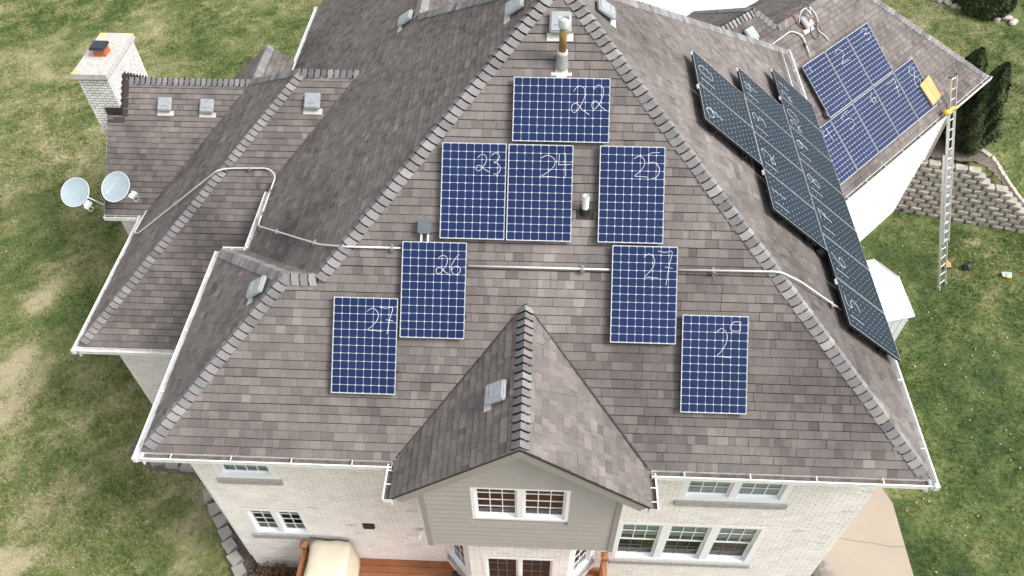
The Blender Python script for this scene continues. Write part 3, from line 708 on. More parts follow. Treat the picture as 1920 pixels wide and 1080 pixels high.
# ------------------------------------------------------------------ chimney
cx0, cx1, cy0, cy1, czt = -5.2, -4.42, 10.1, 11.88, 6.08
ch = MB(); ch.abox(cx0 + .012, cx1 - .012, cy0 + .012, cy1 - .012, -.2, czt); chim = ch.build('chimney', 'dark_mortar', house)
chim['label'] = 'tall white brick chimney with concrete cap'
def chim_face(o, ex, n, L, z0):
    o, ex, n = Vector(o), Vector(ex), Vector(n); z = czt; row = 0
    while z > z0:
        bl = L / round(L / .21); a = -(row % 2) * bl / 2
        while a < L - .01:
            s0, s1 = max(0.0, a + .006), min(L, a + bl - .006)
            if s1 - s0 > .02:
                mb = MB(); mb.box(o, ex, ZA, n, s0 + .002, s1 - .002, z - .070, z - .010, -.01, .004 + random.random() * .004, random.random())
                if z > 4.6 and NB[0] < 130: mb.build('brick', 'white_brick', chim); NB[0] += 1
                else:
                    k = len(CF.v); CF.v += mb.v; CF.f += [tuple(i + k for i in f) for f in mb.f]; CF.t += mb.t; CF.m += mb.m
            a += bl
        z -= .078; row += 1
CF = MB()
chim_face((cx0, cy0 + .012, 0), (1, 0, 0), (0, -1, 0), cx1 - cx0, -.1); chim_face((cx1 - .012, cy0, 0), (0, 1, 0), (1, 0, 0), cy1 - cy0, 3.0); chim_face((cx0 + .012, cy1, 0), (0, -1, 0), (-1, 0, 0), cy1 - cy0, -.1)
stuff(CF.build('brick_field', 'white_brick', chim))
m = MB(); x0, x1, y0, y1 = cx0 - .07, cx1 + .05, cy0 - .07, cy1 + .07
m.prism([(x0, y0, czt), (x1, y0, czt), (x1, y1, czt), (x0, y1, czt)], [(x0 + .01, y0 + .01, czt + .13), (x1 - .01, y0 + .01, czt + .13), (x1 - .01, y1 - .01, czt + .13), (x0 + .01, y1 - .01, czt + .13)])
ccap = m.build('chimney_cap', 'concrete_cap', chim)
for (x, y, r) in ((x0 + .09, y0 + .1, .1), (x0 + .1, y1 - .1, .11), (x1 - .12, y1 - .07, .08)):
    pts = [(min(x1 - .012, max(x0 + .012, x + r * (.7 + .5 * random.random()) * math.cos(a))), min(y1 - .012, max(y0 + .012, y + r * (.7 + .5 * random.random()) * math.sin(a))), czt + .133) for a in np.linspace(0, 2 * math.pi, 11)[:-1]]
    m = MB(); m.face(pts); m.build('lichen_patch', 'lichen', chim)
fx, fy = -4.82, 10.98; zc = czt + .13
m = MB(); q = .15; hole = .11
m.prism([(fx - q, fy - q, zc), (fx + q, fy - q, zc), (fx + q, fy + q, zc), (fx - q, fy + q, zc)], [(fx - q * .93, fy - q * .93, zc + .2), (fx + q * .93, fy - q * .93, zc + .2), (fx + q * .93, fy + q * .93, zc + .2), (fx - q * .93, fy + q * .93, zc + .2)])
flue = m.build('flue', 'clay', chim)
m = MB(); m.prism([(fx - .2, fy - .2, zc + .205), (fx + .19, fy - .2, zc + .205), (fx + .19, fy + .19, zc + .205), (fx - .2, fy + .19, zc + .205)], [(fx - .17, fy - .17, zc + .27), (fx + .16, fy - .17, zc + .27), (fx + .16, fy + .16, zc + .27), (fx - .17, fy + .16, zc + .27)]); m.build('flue_cover', 'black_metal', chim)
# stepped flashing round the chimney
m = MB()
yy = cy0
while yy < cy1 - .02:
    zr = EW + S * (yy - 8.05) if yy < 10.75 else 5.62 - S * (yy - 10.75)
    m.abox(cx1 + .003, cx1 + .012, yy, min(cy1, yy + .12), zr - .15, zr + .17); yy += .12
m.abox(cx0 + .35, cx1 + .012, cy0 - .016, cy0 - .005, 4.7, EW + S * (cy0 - 8.05) + .12); m.build('flashing', 'flashing', chim)
m = MB(); m.box(PL['cwf'].at(-4.80, 9.98), XA, PL['cwf'].eb, PL['cwf'].n, .0, .46, -.14, .0, .012, .024); m.build('apron_flashing', 'butt', chim)
m = MB(); m.box(PL['cwf'].at(-4.36, 10.0), XA, PL['cwf'].eb, PL['cwf'].n, -.05, .1, 0.0, .95, .022, .028); m.build('step_flashing', 'flashing', chim)
# gable rake board of the chimney wing
m = MB(); m.box(PL['cwf'].at(-4.79, 8.05), XA, PL['cwf'].eb, PL['cwf'].n, -.012, .0, -.02, 2.5, -.16, .004); m.build('rake_board', 'white_paint', house)
m = MB(); m.box(PL['left'].at(-.4, 15.5), YA, PL['left'].eb, PL['left'].n, 0, .02, 0, 5.4, -.16, .012); m.build('rake_board', 'white_paint', house)

# ------------------------------------------------------------------ solar panels
PW, PH, PT = 1.046, 1.559, .04
MESHES = {}
def cell_mesh(key, cm):
    if (key, cm) not in MESHES:
        h = .0608; c = .012; pts = [(-h + c, -h), (h - c, -h), (h, -h + c), (h, h - c), (h - c, h), (-h + c, h), (-h, h - c), (-h, -h + c)]
        m = MB(); m.prism([(x, y, 0) for x, y in pts], [(x, y, .002) for x, y in pts]); MESHES[(key, cm)] = m.mesh('cell', cm)
    return MESHES[(key, cm)]
def panel_meshes(w, h, dark):
    k = ('panel', w, dark)
    if k not in MESHES:
        f = MB(); t = .008
        for a in ((0, w, 0, t), (0, w, h - t, h), (0, t, t, h - t), (w - t, w, t, h - t)): f.abox(*a, -PT, .004, mi=1); f.abox(a[0] + .001, a[1] - .001, a[2] + .001, a[3] - .001, .0041, .0055)
        b = MB(); b.abox(t, w - t, t, h - t, -.012, -.001)
        r1 = MB(); r1.abox(-.02, w + .02, h * .22, h * .22 + .04, -PT - .05, -PT - .004); r2 = MB(); r2.abox(-.02, w + .02, h * .76, h * .76 + .04, -PT - .05, -PT - .004)
        ft = MB(); ft.abox(0, .05, -.02, .06, -PT - .16, -PT - .05)
        MESHES[k] = (f.mesh('frame', ['alu_white', 'vent_dark' if not dark else 'frame_black']), b.mesh('backsheet', 'backsheet' if not dark else 'backsheet_grey'), r1.mesh('mount_rail', 'frame_black'), r2.mesh('mount_rail', 'frame_black'), ft.mesh('mount_foot', 'frame_black'))
    return MESHES[k]
DIG = {
 '0': [[(.5, 1), (.2, .85), (.1, .5), (.2, .12), (.5, 0), (.8, .15), (.9, .5), (.8, .85), (.5, 1)]],
 '1': [[(.5, 1), (.52, .5), (.5, 0)]],
 '2': [[(.12, .82), (.35, 1), (.66, .92), (.68, .6), (.45, .25), (.2, .05), (.04, .12), (.06, .32), (.3, .36), (.6, .14), (.95, -.02)]],
 '2b': [[(.08, .85), (.4, 1), (.7, .8), (.68, .5), (.4, .2), (.15, .02), (.5, .0), (.95, -.03)]],
 '3': [[(.15, .88), (.5, 1), (.8, .85), (.62, .62), (.35, .55), (.7, .48), (.9, .25), (.7, .03), (.35, .0)]],
 '4': [[(.12, 1), (.1, .6), (.15, .52), (.95, .55)], [(.55, 1), (.58, .5), (.6, -.05)]],
 '5': [[(.85, 1), (.25, .95), (.22, .62), (.55, .62), (.85, .4), (.75, .1), (.35, -.02)]],
 '6': [[(.7, 1), (.35, .7), (.12, .35), (.25, .05), (.6, .0), (.82, .2), (.65, .4), (.3, .34), (.16, .2)]],
 '7': [[(.05, .98), (.5, .94), (.92, .96), (.75, .5), (.6, -.05)], [(.5, .5), (.98, .46)]],
 '8': [[(.5, 1), (.2, .82), (.35, .6), (.7, .42), (.82, .18), (.5, 0), (.2, .16), (.35, .42), (.68, .62), (.8, .85), (.5, 1)]],
 '9': [[(.85, .78), (.55, 1), (.2, .85), (.25, .6), (.6, .55), (.85, .8), (.8, .4), (.7, -.02)]],
 'c': [[(.9, .98), (.4, 1), (.1, .7), (.15, .4), (.5, .32), (.95, .38)], [(.9, 1), (.88, .4)]],
}
def chalk_mesh(items, w, h, r=.005):
    mb = MB()
    for ch, x0, x1, t0, t1 in items:      # fractions: left..right, top..bottom from the upper edge
        for st in DIG[ch]:
            pts = crom([((x0 + (x1 - x0) * a) * w, h - (t1 + (t0 - t1) * b) * h, .0065) for a, b in st], 5)
            mb.tube(pts, r, 4)
    return mb
NPAN = [0]
def solar_panel(plane, x, y, lift, landscape, dark, items, label, group, chalk_r=.0036):
    """x, y = plan position of the lower left corner"""
    w, h = (PH, PW) if landscape else (PW, PH)
    t = thing('solar_panel', label, 'solar panel', group=group, mw=PL[plane].frame(x, y, lift))
    me = panel_meshes(w, h, dark)
    for nm, q in zip(('frame', 'backsheet', 'mount_rail', 'mount_rail'), me): link(nm, q, t, Matrix())
    for fy_ in (h * .22, h * .76):
        for fx_ in (.12, w - .16): link('mount_foot', me[4], t, Matrix.Translation((fx_, fy_, 0)))
    if dark:
        q = MB(); q.abox(w - .16, w - .05, h + .002, h + .022, -.034, -.004); link('cable_tag', q.mesh('cable_tag', 'vinyl'), t, Matrix())
    nx, ny = (12, 8) if landscape else (8, 12)
    cm = 'cell_angle_dark' if dark else 'cell_blue'; cmx = cell_mesh('c', cm); mx, my = .012, .012
    for i in range(nx):
        for j in range(ny):
            link('cell', cmx, t, Matrix.Translation((mx + (w - 2 * mx) * (i + .5) / nx, my + (h - 2 * my) * (j + .5) / ny, 0)))
    for it in items: stuff(link('chalk_digit', chalk_mesh([it], w, h, chalk_r).mesh('chalk_digit', 'chalk'), t, Matrix())) if len(DIG[it[0]]) > 1 else link('chalk_digit', chalk_mesh([it], w, h, chalk_r).mesh('chalk_digit', 'chalk'), t, Matrix())
    return t
GF, GG, GR = 'blue panels on the front roof slope', 'blue panels on the angled garage roof', 'dark panels on the long right slope'
cs = 1 / math.sqrt(1 + S * S)
def fpan(x, u, land, items, label):      # u = slope distance of the top edge
    h = PW if land else PH; solar_panel('front', x, (u - h) * cs, .13, land, False, items, label, GF)
fpan(5.96, 6.28, True, [('2', .60, .80, .13, .56), ('2', .81, .98, .11, .50)], 'blue solar panel lying sideways with chalk number 22 below the rusty flue')
fpan(4.83, 5.19, False, [('2', .53, .76, .12, .30), ('3', .74, .93, .10, .32)], 'upright blue solar panel with chalk number 23')
fpan(5.906, 5.185, False, [('2b', .47, .82, .11, .33), ('4', .76, .98, .09, .33)], 'upright blue solar panel with chalk number 24 and dusty smears')
fpan(7.38, 5.19, False, [('2b', .50, .76, .10, .31), ('5', .70, .95, .06, .33)], 'upright blue solar panel with chalk number 25 beside the white vent pipe')
fpan(4.23, 3.57, False, [('2', .53, .78, .14, .34), ('6', .74, .95, .12, .33)], 'upright blue solar panel with chalk number 26 below a small grey box')
fpan(3.14, 2.64, False, [('2b', .50, .78, .11, .34), ('7', .70, .94, .09, .36)], 'upright blue solar panel with chalk 27, lower one beside panel 26')
fpan(7.62, 3.59, False, [('2b', .46, .72, .08, .32), ('7', .68, .93, .04, .38)], 'upright blue solar panel with thin tall chalk 27 under panel 25')
fpan(8.765, 2.51, False, [('2b', .50, .75, .13, .42), ('c', .71, .90, .06, .20)], 'upright blue solar panel low on the slope with faint chalk 29')
# angled garage roof: two rows
def gpan(i, row, items, label):
    a = (-1.89 if row == 0 else -1.92) + i * 1.072; b = 2.725 if row == 0 else 1.13
    e = Vector((R2, R2)); p = Vector((16., 12.)) + e * a + Vector((-R2, R2)) * (cs * (b - PH))
    solar_panel('gar', p.x, p.y, .15, False, False, items, label, GG, .004)
gpan(0, 0, [('1', .12, .3, .06, .18)], 'blue garage-roof panel with chalk number one beside the white conduit end')
gpan(1, 0, [('2b', .25, .72, .1, .36)], 'blue garage-roof panel with chalk number two in the upper row')
gpan(2, 0, [('3', .5, .93, .05, .27)], 'blue garage-roof panel with faint chalk number three in the upper row')
gpan(-1, 1, [('4', .5, .9, .06, .3)], 'blue garage-roof panel partly tucked behind the main roof gutter')
gpan(0, 1, [('5', .3, .8, .05, .36)], 'blue garage-roof panel with chalk number five in the lower row')
gpan(1, 1, [('6', .66, .95, .05, .22)], 'blue garage-roof panel with chalk number six in the lower row')
gpan(2, 1, [('7', .5, .95, .1, .42)], 'blue garage-roof panel with chalk number seven in the lower row')
gpan(3, 1, [('8', .5, .9, .1, .52)], 'blue garage-roof panel with chalk number eight next to the cardboard box')
# long right slope: rows of 2, 4 and 7, stepping down
def rpan(yfar, k, b, items, label):
    y = yfar - (k + 1) * 1.071; x = W - b * cs + PH * cs
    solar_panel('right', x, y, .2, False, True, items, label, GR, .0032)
NUMW = dict(zip(range(9, 22), 'nine ten eleven twelve thirteen fourteen fifteen sixteen seventeen eighteen nineteen twenty twenty-one'.split()))
def two(s): return [(s[0], .10, .38, .08, .32), (s[1], .40, .72, .07, .33)]
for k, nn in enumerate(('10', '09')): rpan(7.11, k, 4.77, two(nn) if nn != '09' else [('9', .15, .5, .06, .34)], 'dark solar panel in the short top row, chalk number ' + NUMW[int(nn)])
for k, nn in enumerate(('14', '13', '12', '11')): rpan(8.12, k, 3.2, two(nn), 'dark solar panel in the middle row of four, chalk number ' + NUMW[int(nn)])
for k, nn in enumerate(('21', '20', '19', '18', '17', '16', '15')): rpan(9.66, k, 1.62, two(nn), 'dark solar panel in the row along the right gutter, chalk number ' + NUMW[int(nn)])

# ------------------------------------------------------------------ roof vents and pipes
def box_vent(plane, x, y, label, sc=1.0, rot=0):
    t = thing('roof_vent', label, 'roof vent', group='square roof vents', mw=PL[plane].frame(x, y, .012) @ Matrix.Rotation(rot, 4, 'Z') @ Matrix.Scale(sc, 4))
    m = MB(); m.abox(-.215, .215, -.25, -.12, 0.012, .022); link('flange', m.mesh('flange', 'flange'), t, Matrix())
    m = MB(); m.abox(-.12, .12, -.1, .12, .02, .09); link('throat', m.mesh('throat', 'vent_dark'), t, Matrix())
    bm = bmesh.new(); bmesh.ops.create_cube(bm, size=1)
    for v in bm.verts:
        top_ = v.co.z > 0; lowr = v.co.y < 0; k = .185 if not top_ else .17; v.co.x *= k * 2; v.co.y = v.co.y * k * 2.05 + .035; v.co.z = (.07 if not top_ else .15) - (0 if lowr else .03)
    bmesh.ops.bevel(bm, geom=[e for e in bm.edges], offset=.022, segments=3, affect='EDGES')
    me = bpy.data.meshes.new('hood'); bm.to_mesh(me); bm.free(); me.materials.append(MATS['vent_grey']); link('hood', me, t, Matrix())
    m = MB(); m.box((0, -.02, .152), XA, YA, ZA, -.1, .1, -.004, .004, -.012, -.002); link('rib', m.mesh('rib', 'vent_grey'), t, Matrix())
    return t
box_vent('front', 6.69, 5.5, 'grey box vent behind the rusty flue near the roof peak')
box_vent('left', 5.95, 6.15, 'grey box vent on the left face close to the roof peak')
box_vent('right', 7.43, 6.15, 'grey box vent on the right face close to the roof peak')
box_vent('left', 3.45, 9.25, 'grey box vent on the left slope below the ridge corner')
box_vent('stub', 1.75, 2.3, 'grey box vent beside the hip of the small left wing', 1.0)
box_vent('cwf', -3.27, 10.22, 'grey box vent next to the white chimney')
box_vent('cwf', -2.17, 10.2, 'grey box vent between the chimney vent and the valley')
box_vent('lwf', 1.36, 8.1, 'grey box vent under the short level ridge')
box_vent('dl', 5.88, .42, 'grey box vent on the gable roof above the grey siding')
box_vent('gar', 11.72, 12.2, 'grey box vent on the garage roof near its ridge')
box_vent('gar', 13.45, 13.4, 'grey box vent wrapped in loose cables on the garage roof')
# rusty flue
p0 = PL['front'].at(6.73, 5.0); fl = thing('flue_pipe', 'rusty metal flue pipe with a pale cap on the front slope', 'flue pipe', p0)
m = MB(); pf = PL['front']; m.box(p0, pf.ea, pf.eb, pf.n, -.17, .17, -.19, -.11, .014, .024); m.box(p0, pf.ea, pf.eb, pf.n, -.1, .1, -.11, .1, .0142, .0242); m.build('base_plate', 'flange', fl)
m = MB(); m.tube([p0 + ZA * .0, p0 + ZA * .12, p0 + ZA * .26], [.115, .095, .075], 18, cap=False); m.build('cone', 'galv', fl, True)
m = MB(); m.tube([p0 + ZA * .24, p0 + ZA * .285], [.095, .088], 18); m.build('storm_collar', 'flange', fl)
m = MB(); m.tube([p0 + ZA * .26, p0 + ZA * .72], .06, 16); m.build('pipe', 'rust', fl, True)
m = MB(); m.tube([p0 + ZA * .70, p0 + ZA * .73, p0 + ZA * .82, p0 + ZA * .84, p0 + ZA * .86], [.07, .085, .088, .088, .084], 20, cap=False); m.tube([p0 + ZA * .825, p0 + ZA * .83], .075, 18); m.build('rain_cap', 'alu_white', fl, True)
# white plumbing vent
p0 = PL['front'].at(7.17, 3.17); vp = thing('vent_pipe', 'white plastic vent pipe with black rubber boot between panels', 'vent pipe', p0)
m = MB(); m.box(p0, pf.ea, pf.eb, pf.n, -.14, .14, -.12, .02, .014, .024); m.box(p0, pf.ea, pf.eb, pf.n, -.07, .07, .02, .14, .0142, .0242); m.tube([p0, p0 + ZA * .1], [.09, .066], 14); m.build('boot', 'rubber', vp)
m = MB(); m.tube([p0 + ZA * .05, p0 + ZA * .36], .055, 16, cap=False); m.tube([p0 + ZA * .36, p0 + ZA * .30], .043, 16, cap=False); k = len(m.v) - 64
m.tube([p0 + ZA * .31, p0 + ZA * .312], .05, 16); m.build('pipe', 'pvc', vp, True)
for a in range(16): pass
# junction boxes
def jbox(plane, x, y, label, legs=False, mname='vent_dark', r=.11, square=False):
    t = thing('junction_box', label, 'junction box', mw=PL[plane].frame(x, y, 0))
    m = MB(); n = 8; pts = [(r * (.85 if k % 2 else 1) * math.cos(math.pi / 8 + k * math.pi / 4), r * math.sin(math.pi / 8 + k * math.pi / 4)) for k in range(n)]
    if square: pts = [(-r, -r + .03), (-r + .03, -r), (r - .03, -r), (r, -r + .03), (r, r - .03), (r - .03, r), (-r + .03, r), (-r, r - .03)]
    m.prism([(a, b, .05) for a, b in pts], [(a * .93, b * .93, .15) for a, b in pts]); link('box', m.mesh('box', mname), t, Matrix())
    m = MB(); m.abox(-.05, .05, -.04, .05, .01, .05); link('foot', m.mesh('foot', 'frame_black'), t, Matrix())
    if legs:
        for dx in (-.055, .055): m = MB(); m.tube([(dx, -.08, .09), (dx, -.26, .09)], .017, 8); link('pipe_stub', m.mesh('pipe_stub', 'conduit'), t, Matrix())
jbox('front', 4.58, 2.93, 'small dark box with two short pipe stubs above panel 26', True, 'vent_dark', .12, True)
jbox('right', 11.52, 3.92, 'black box at the stepped edge of the dark panel array', False, 'frame_black', .15)
jbox('gar', 14.0, 11.42, 'dark box between the garage panel rows and the gutter', False, 'vent_dark', .13)

# ------------------------------------------------------------------ conduits
def conduit(label, pts, clamps=(), r=.0165):
    t = thing('conduit', label, 'conduit', pts[0]); m = MB(); path = arc(pts, .14, 7); m.tube(path, r, 8); m.build('pipe', 'conduit', t, True)
    for c in clamps:
        c = Vector(c); m = MB(); m.abox(c.x - .02, c.x + .02, c.y - .06, c.y + .06, c.z - .06, c.z + .022); m.abox(c.x - .045, c.x + .045, c.y - .012, c.y + .012, c.z - .07, c.z - .03); m.build('clamp', 'clamp', t)
H = .07
def fp(n, x, y, h=H): return PL[n].at(x, y, h)
conduit('metal conduit crossing from the left gutter over two hips to panel 26', [fp('lwl', -3.55, 8.0), fp('lwl', -3.62, 7.25), fp('lwl', -3.35, 7.02), fp('lwl', -.62, 6.80, .09), fp('lwf', -.45, 6.95, .09), fp('lwf', .42, 6.97), fp('left', .68, 6.72), fp('left', .68, 5.15), fp('left', 2.75, 3.02, .08), fp('front', 3.25, 2.66, .08), fp('front', 4.2, 2.66)],
        [fp('lwl', -2.0, 6.9), fp('lwf', 0, 6.96), fp('left', .68, 6.2), fp('left', .68, 5.5), fp('left', 1.4, 4.4), fp('left', 2.6, 3.18), fp('front', 4.05, 2.66)])
conduit('straight metal conduit across the front slope between two panels', [fp('front', 5.2, 2.46), fp('front', 7.68, 2.46)], [fp('front', 7.15, 2.46)])
conduit('metal conduit bending over the right hip to the dark panels', [fp('front', 8.6, 2.48), fp('front', 10.3, 2.49, .1), fp('right', 10.66, 2.52, .1), fp('right', 11.62, 2.62)], [fp('front', 9.25, 2.48), fp('right', 11.4, 2.58)])
conduit('white conduit arching over the garage roof to panel 1', [fp('gar', 12.1, 12.05), fp('gar', 12.95, 12.95), fp('gar', 13.3, 13.02), fp('gar', 13.55, 12.6)], [fp('gar', 13.4, 12.85)])
conduit('short conduit bridging the gutter corner to the dark panels', [fp('right', 12.35, 11.62, .1), fp('right', 12.3, 9.4, .1)], [])

# ------------------------------------------------------------------ satellite dishes
def dish(c, n, major, rad, label, mast, text, lnb):
    c, n = Vector(c), Vector(n).normalized(); u = Vector(major); u = (u - n * u.dot(n)).normalized(); w = n.cross(u)
    t = thing('satellite_dish', label, 'satellite dish', mast[-1]); m = MB(); rings = []; ns = 36; rr = 8
    def pt(r, a, h=0): return c + u * (r * 1.08 * math.cos(a)) + w * (r * math.sin(a)) + n * (.055 * (r / rad) ** 2 + h)
    for side in (0, 1):
        base = []
        for i in range(rr + 1):
            k = len(m.v); base.append(k)
            for j in range(ns): m.v.append(tuple(pt(rad * i / rr, 2 * math.pi * j / ns, -.012 * side)))
        for a, b in zip(base, base[1:]):
            for j in range(ns):
                f = (a + j, b + j, b + (j + 1) % ns, a + (j + 1) % ns); m.f.append(f if side == 0 else f[::-1]); m.t.append(.5); m.m.append(0)
    m.build('reflector', 'dish', t, True)
    m = MB(); m.tube([pt(rad, 2 * math.pi * j / ns, -.004) for j in range(ns + 1)], .011, 6, cap=False); m.build('rim', 'dish_mark', t, True)
    m = MB(); m.tube(arc(mast, .1), .022, 8); m.build('mast', 'galv', t, True)
    a, b = Vector(lnb[0]), Vector(lnb[1]); m = MB(); m.tube([c - n * .02, a, b], .016, 6); m.build('feed_arm', 'galv', t)
    dd = (c + n * .05 - b).normalized(); m = MB(); m.box(b, u, dd.cross(u).normalized(), dd, -.10, .10, -.035, .035, -.04, .05); m.build('feed_box', 'dish_mark', t)
    m = MB()
    for k in (-.06, 0, .06): m.tube([b + u * k + dd * .05, b + u * k + dd * .10], [.028, .034], 10)
    m.build('feed_horn', 'dish_mark', t)
    m = MB(); m.tube(crom([b - dd * .03, b - dd * .05 - ZA * .12 + u * .06, b - ZA * .2, b - ZA * .1 - u * .06, b - dd * .03], 5), .006, 5); m.build('cable', 'cable_white', t, True)
    if text:
        cu = bpy.data.curves.new('lettering', 'FONT'); cu.body = text; cu.size = .105; cu.align_x = 'CENTER'; cu.align_y = 'CENTER'
        ob = bpy.data.objects.new('tmp', cu); COL.objects.link(ob); dg = bpy.context.evaluated_depsgraph_get(); me = bpy.data.meshes.new_from_object(ob.evaluated_get(dg)); bpy.data.objects.remove(ob)
        bm = bmesh.new(); bm.from_mesh(me); bmesh.ops.triangulate(bm, faces=bm.faces[:])
        bmesh.ops.subdivide_edges(bm, edges=bm.edges[:], cuts=2)
        for v in bm.verts:
            x, y = v.co.x + .03, v.co.y + .1; r = math.hypot(x / 1.08, y); v.co = c + u * x + w * y + n * (.055 * (r / rad) ** 2 + .006)
        bm.to_mesh(me); bm.free(); me.materials.clear(); me.materials.append(MATS['dish_mark']); link('lettering', me, t)
        m = MB(); x, y = -.235, .1
        pts = [c + u * (x + .035 * math.cos(a)) + w * (y + .035 * math.sin(a)) + n * (.055 * (math.hypot(x / 1.08, y) / rad) ** 2 + .008) for a in np.linspace(0, 2 * math.pi, 17)[:-1]]
        m.face(pts); m.build('emblem', 'dish_mark', t)
nd = Vector((-.1, -.6, .8)).normalized()
c1 = ray_at(219, 351, 4.25); c0 = ray_at(143, 361, 3.95)
mj = CAM_R * .62 + CAM_U * .78
rf = PL['cwf'].at(-4.15, 8.5)
dish(c1, nd, mj, .36, 'pale grey satellite dish with lettering, standing on the shingles', [c1 - nd * .02, c1 - nd * .14, rf + ZA * .25, rf], 'DIRECTV', (c1 + CAM_R * .24 - CAM_U * .30 + nd * .05, c1 + CAM_R * .56 - CAM_U * .24 + nd * .22))
dish(c0, Vector((.0, -.62, .78)), CAM_R * .6 + CAM_U * .8, .35, 'plain pale grey satellite dish on an arm beyond the roof edge', [c0 - nd * .02, c0 - nd * .12, Vector((-4.9, 8.27, 3.52)), Vector((-4.76, 8.3, 3.4))], None, (c0 + CAM_R * .16 - CAM_U * .28 + nd * .04, c0 + CAM_R * .44 - CAM_U * .36 + nd * .2))

# ------------------------------------------------------------------ cardboard box, loose cables, ladder
pg = PL['gar']; bx = thing('cardboard_box', 'tan cardboard box lying on the shingles beside panel 8', 'box', mw=pg.frame(17.62, 13.66, .0) @ Matrix.Rotation(.12, 4, 'Z'))
m = MB(); m.abox(-.28, .28, -.36, .36, .03, .2); link('carton', m.mesh('carton', 'cardboard'), bx, Matrix())
m = MB(); m.abox(-.285, -.01, -.365, .365, .202, .207); m.abox(.01, .285, -.365, .365, .2021, .2071); link('flap', m.mesh('flap', 'cardboard'), bx, Matrix())
cb = thing('loose_cable', 'tangle of brown, white and red cables around a garage-roof vent', 'cable', pg.at(13.4, 13.4))
rnd = random.Random(4)
def gpt(a, b, h): q = pg.frame(13.45, 13.4, 0); return q @ Vector((a, b, h))
for nm, mm, pts in (('cable', 'cable_brown', [(-.55, .45, .06), (-.3, .5, .2), (-.05, .32, .1), (.0, .1, .2), (.22, .0, .16), (.32, -.25, .06), (.2, -.5, .05), (.02, -.45, .05), (.05, -.2, .06), (.3, -.1, .14), (.42, -.4, .04), (.45, -.62, .04)]),
                    ('cable', 'cable_white', [(-.25, .1, .06), (-.2, .3, .2), (0, .35, .25), (.1, .15, .24), (.2, .25, .2), (.38, .3, .1), (.5, .1, .06), (.45, -.15, .06), (.3, -.3, .05), (.42, -.55, .05), (.5, -.75, .04)]),
                    ('cable', 'cable_red', [(-.7, .35, .05), (-.5, .45, .06), (-.35, .4, .1), (-.3, .2, .06), (-.2, -.05, .05), (-.1, -.12, .06), (.05, .1, .2), (.15, .3, .2)]),
                    ('cable', 'vent_dark', [(-.3, .55, .06), (-.1, .45, .14), (.1, .5, .16), (.3, .55, .06), (.42, .4, .06), (.34, .2, .1), (.2, .3, .2), (.3, .5, .1), (.5, .45, .05)])):
    m = MB(); m.tube(crom([gpt(*p) for p in pts], 6), .013, 6); m.build(nm, mm, cb, True)
LF = Vector((19.68, 11.31, LOW)); LT = Vector((18.45, 13.52, 3.14)); ld = (LT - LF).normalized(); LL = 6.95; ls = Vector((R2, R2, 0)); ls = (ls - ld * ls.dot(ld)).normalized(); ln = ls.cross(ld).normalized()
if ln.z < 0: ln = -ln
LF2 = LF + ln * .1
lad = thing('ladder', 'aluminium extension ladder leaning on the garage gutter', 'ladder', LF)
for sec, (s0, s1, hw, off) in enumerate(((0, 4.6, .215, .045), (1.6, LL, .185, .0))):
    for sg in (-1, 1):
        m = MB(); m.box(LF2 + ln * (-.05 if sec == 0 else .01), ls, ld, ln, sg * hw - .012, sg * hw + .012, s0, s1, -.035, .035); m.box(LF2 + ln * (-.05 if sec == 0 else .01), ls, ld, ln, sg * hw - (.04 if sg > 0 else 0), sg * hw + (0 if sg > 0 else .04), s0, s1, .033, .037); m.build('rail', 'alu', lad)
    k = .15
    while k < s1 - .05:
        if k > s0: m = MB(); c = LF2 + ln * (-.05 if sec == 0 else .01) + ld * k; m.tube([c - ls * hw, c + ls * hw], .018, 8); m.build('rung', 'alu_white', lad)
        k += .305
for sg in (-1, 1):
    m = MB(); m.box(LF2 - ln * .05, ls, ld, ln, sg * .215 - .03, sg * .215 + .03, -.06, .08, -.06, .06); m.build('foot', 'galv', lad)
    m = MB(); m.box(LF2 + ln * .01 + ld * LL, ls, ld, ln, sg * .185 - .02, sg * .185 + .02, -.03, .02, -.045, .045); m.build('end_cap', 'vent_dark', lad)
yt = thing('yellow_bundle', 'yellow bundles on the ladder where it meets the gutter', 'bundle', LT)
for k, (off, sc) in enumerate(((-.27, 1.0), (.12, .8))):
    c = LT + ls * off + ln * .1 + ld * .05; bm = bmesh.new(); bmesh.ops.create_icosphere(bm, subdivisions=3, radius=.09 * sc)
    for v in bm.verts: v.co = v.co * (1 + .35 * math.sin(v.co.x * 40 + k) * math.sin(v.co.y * 37)); v.co.z *= .7; v.co.x *= 1.5; v.co += c
    for fi in range(3): pass
    me = bpy.data.meshes.new('bundle'); bm.to_mesh(me); bm.free(); me.materials.append(MATS['yellow']); link('bundle', me, yt)

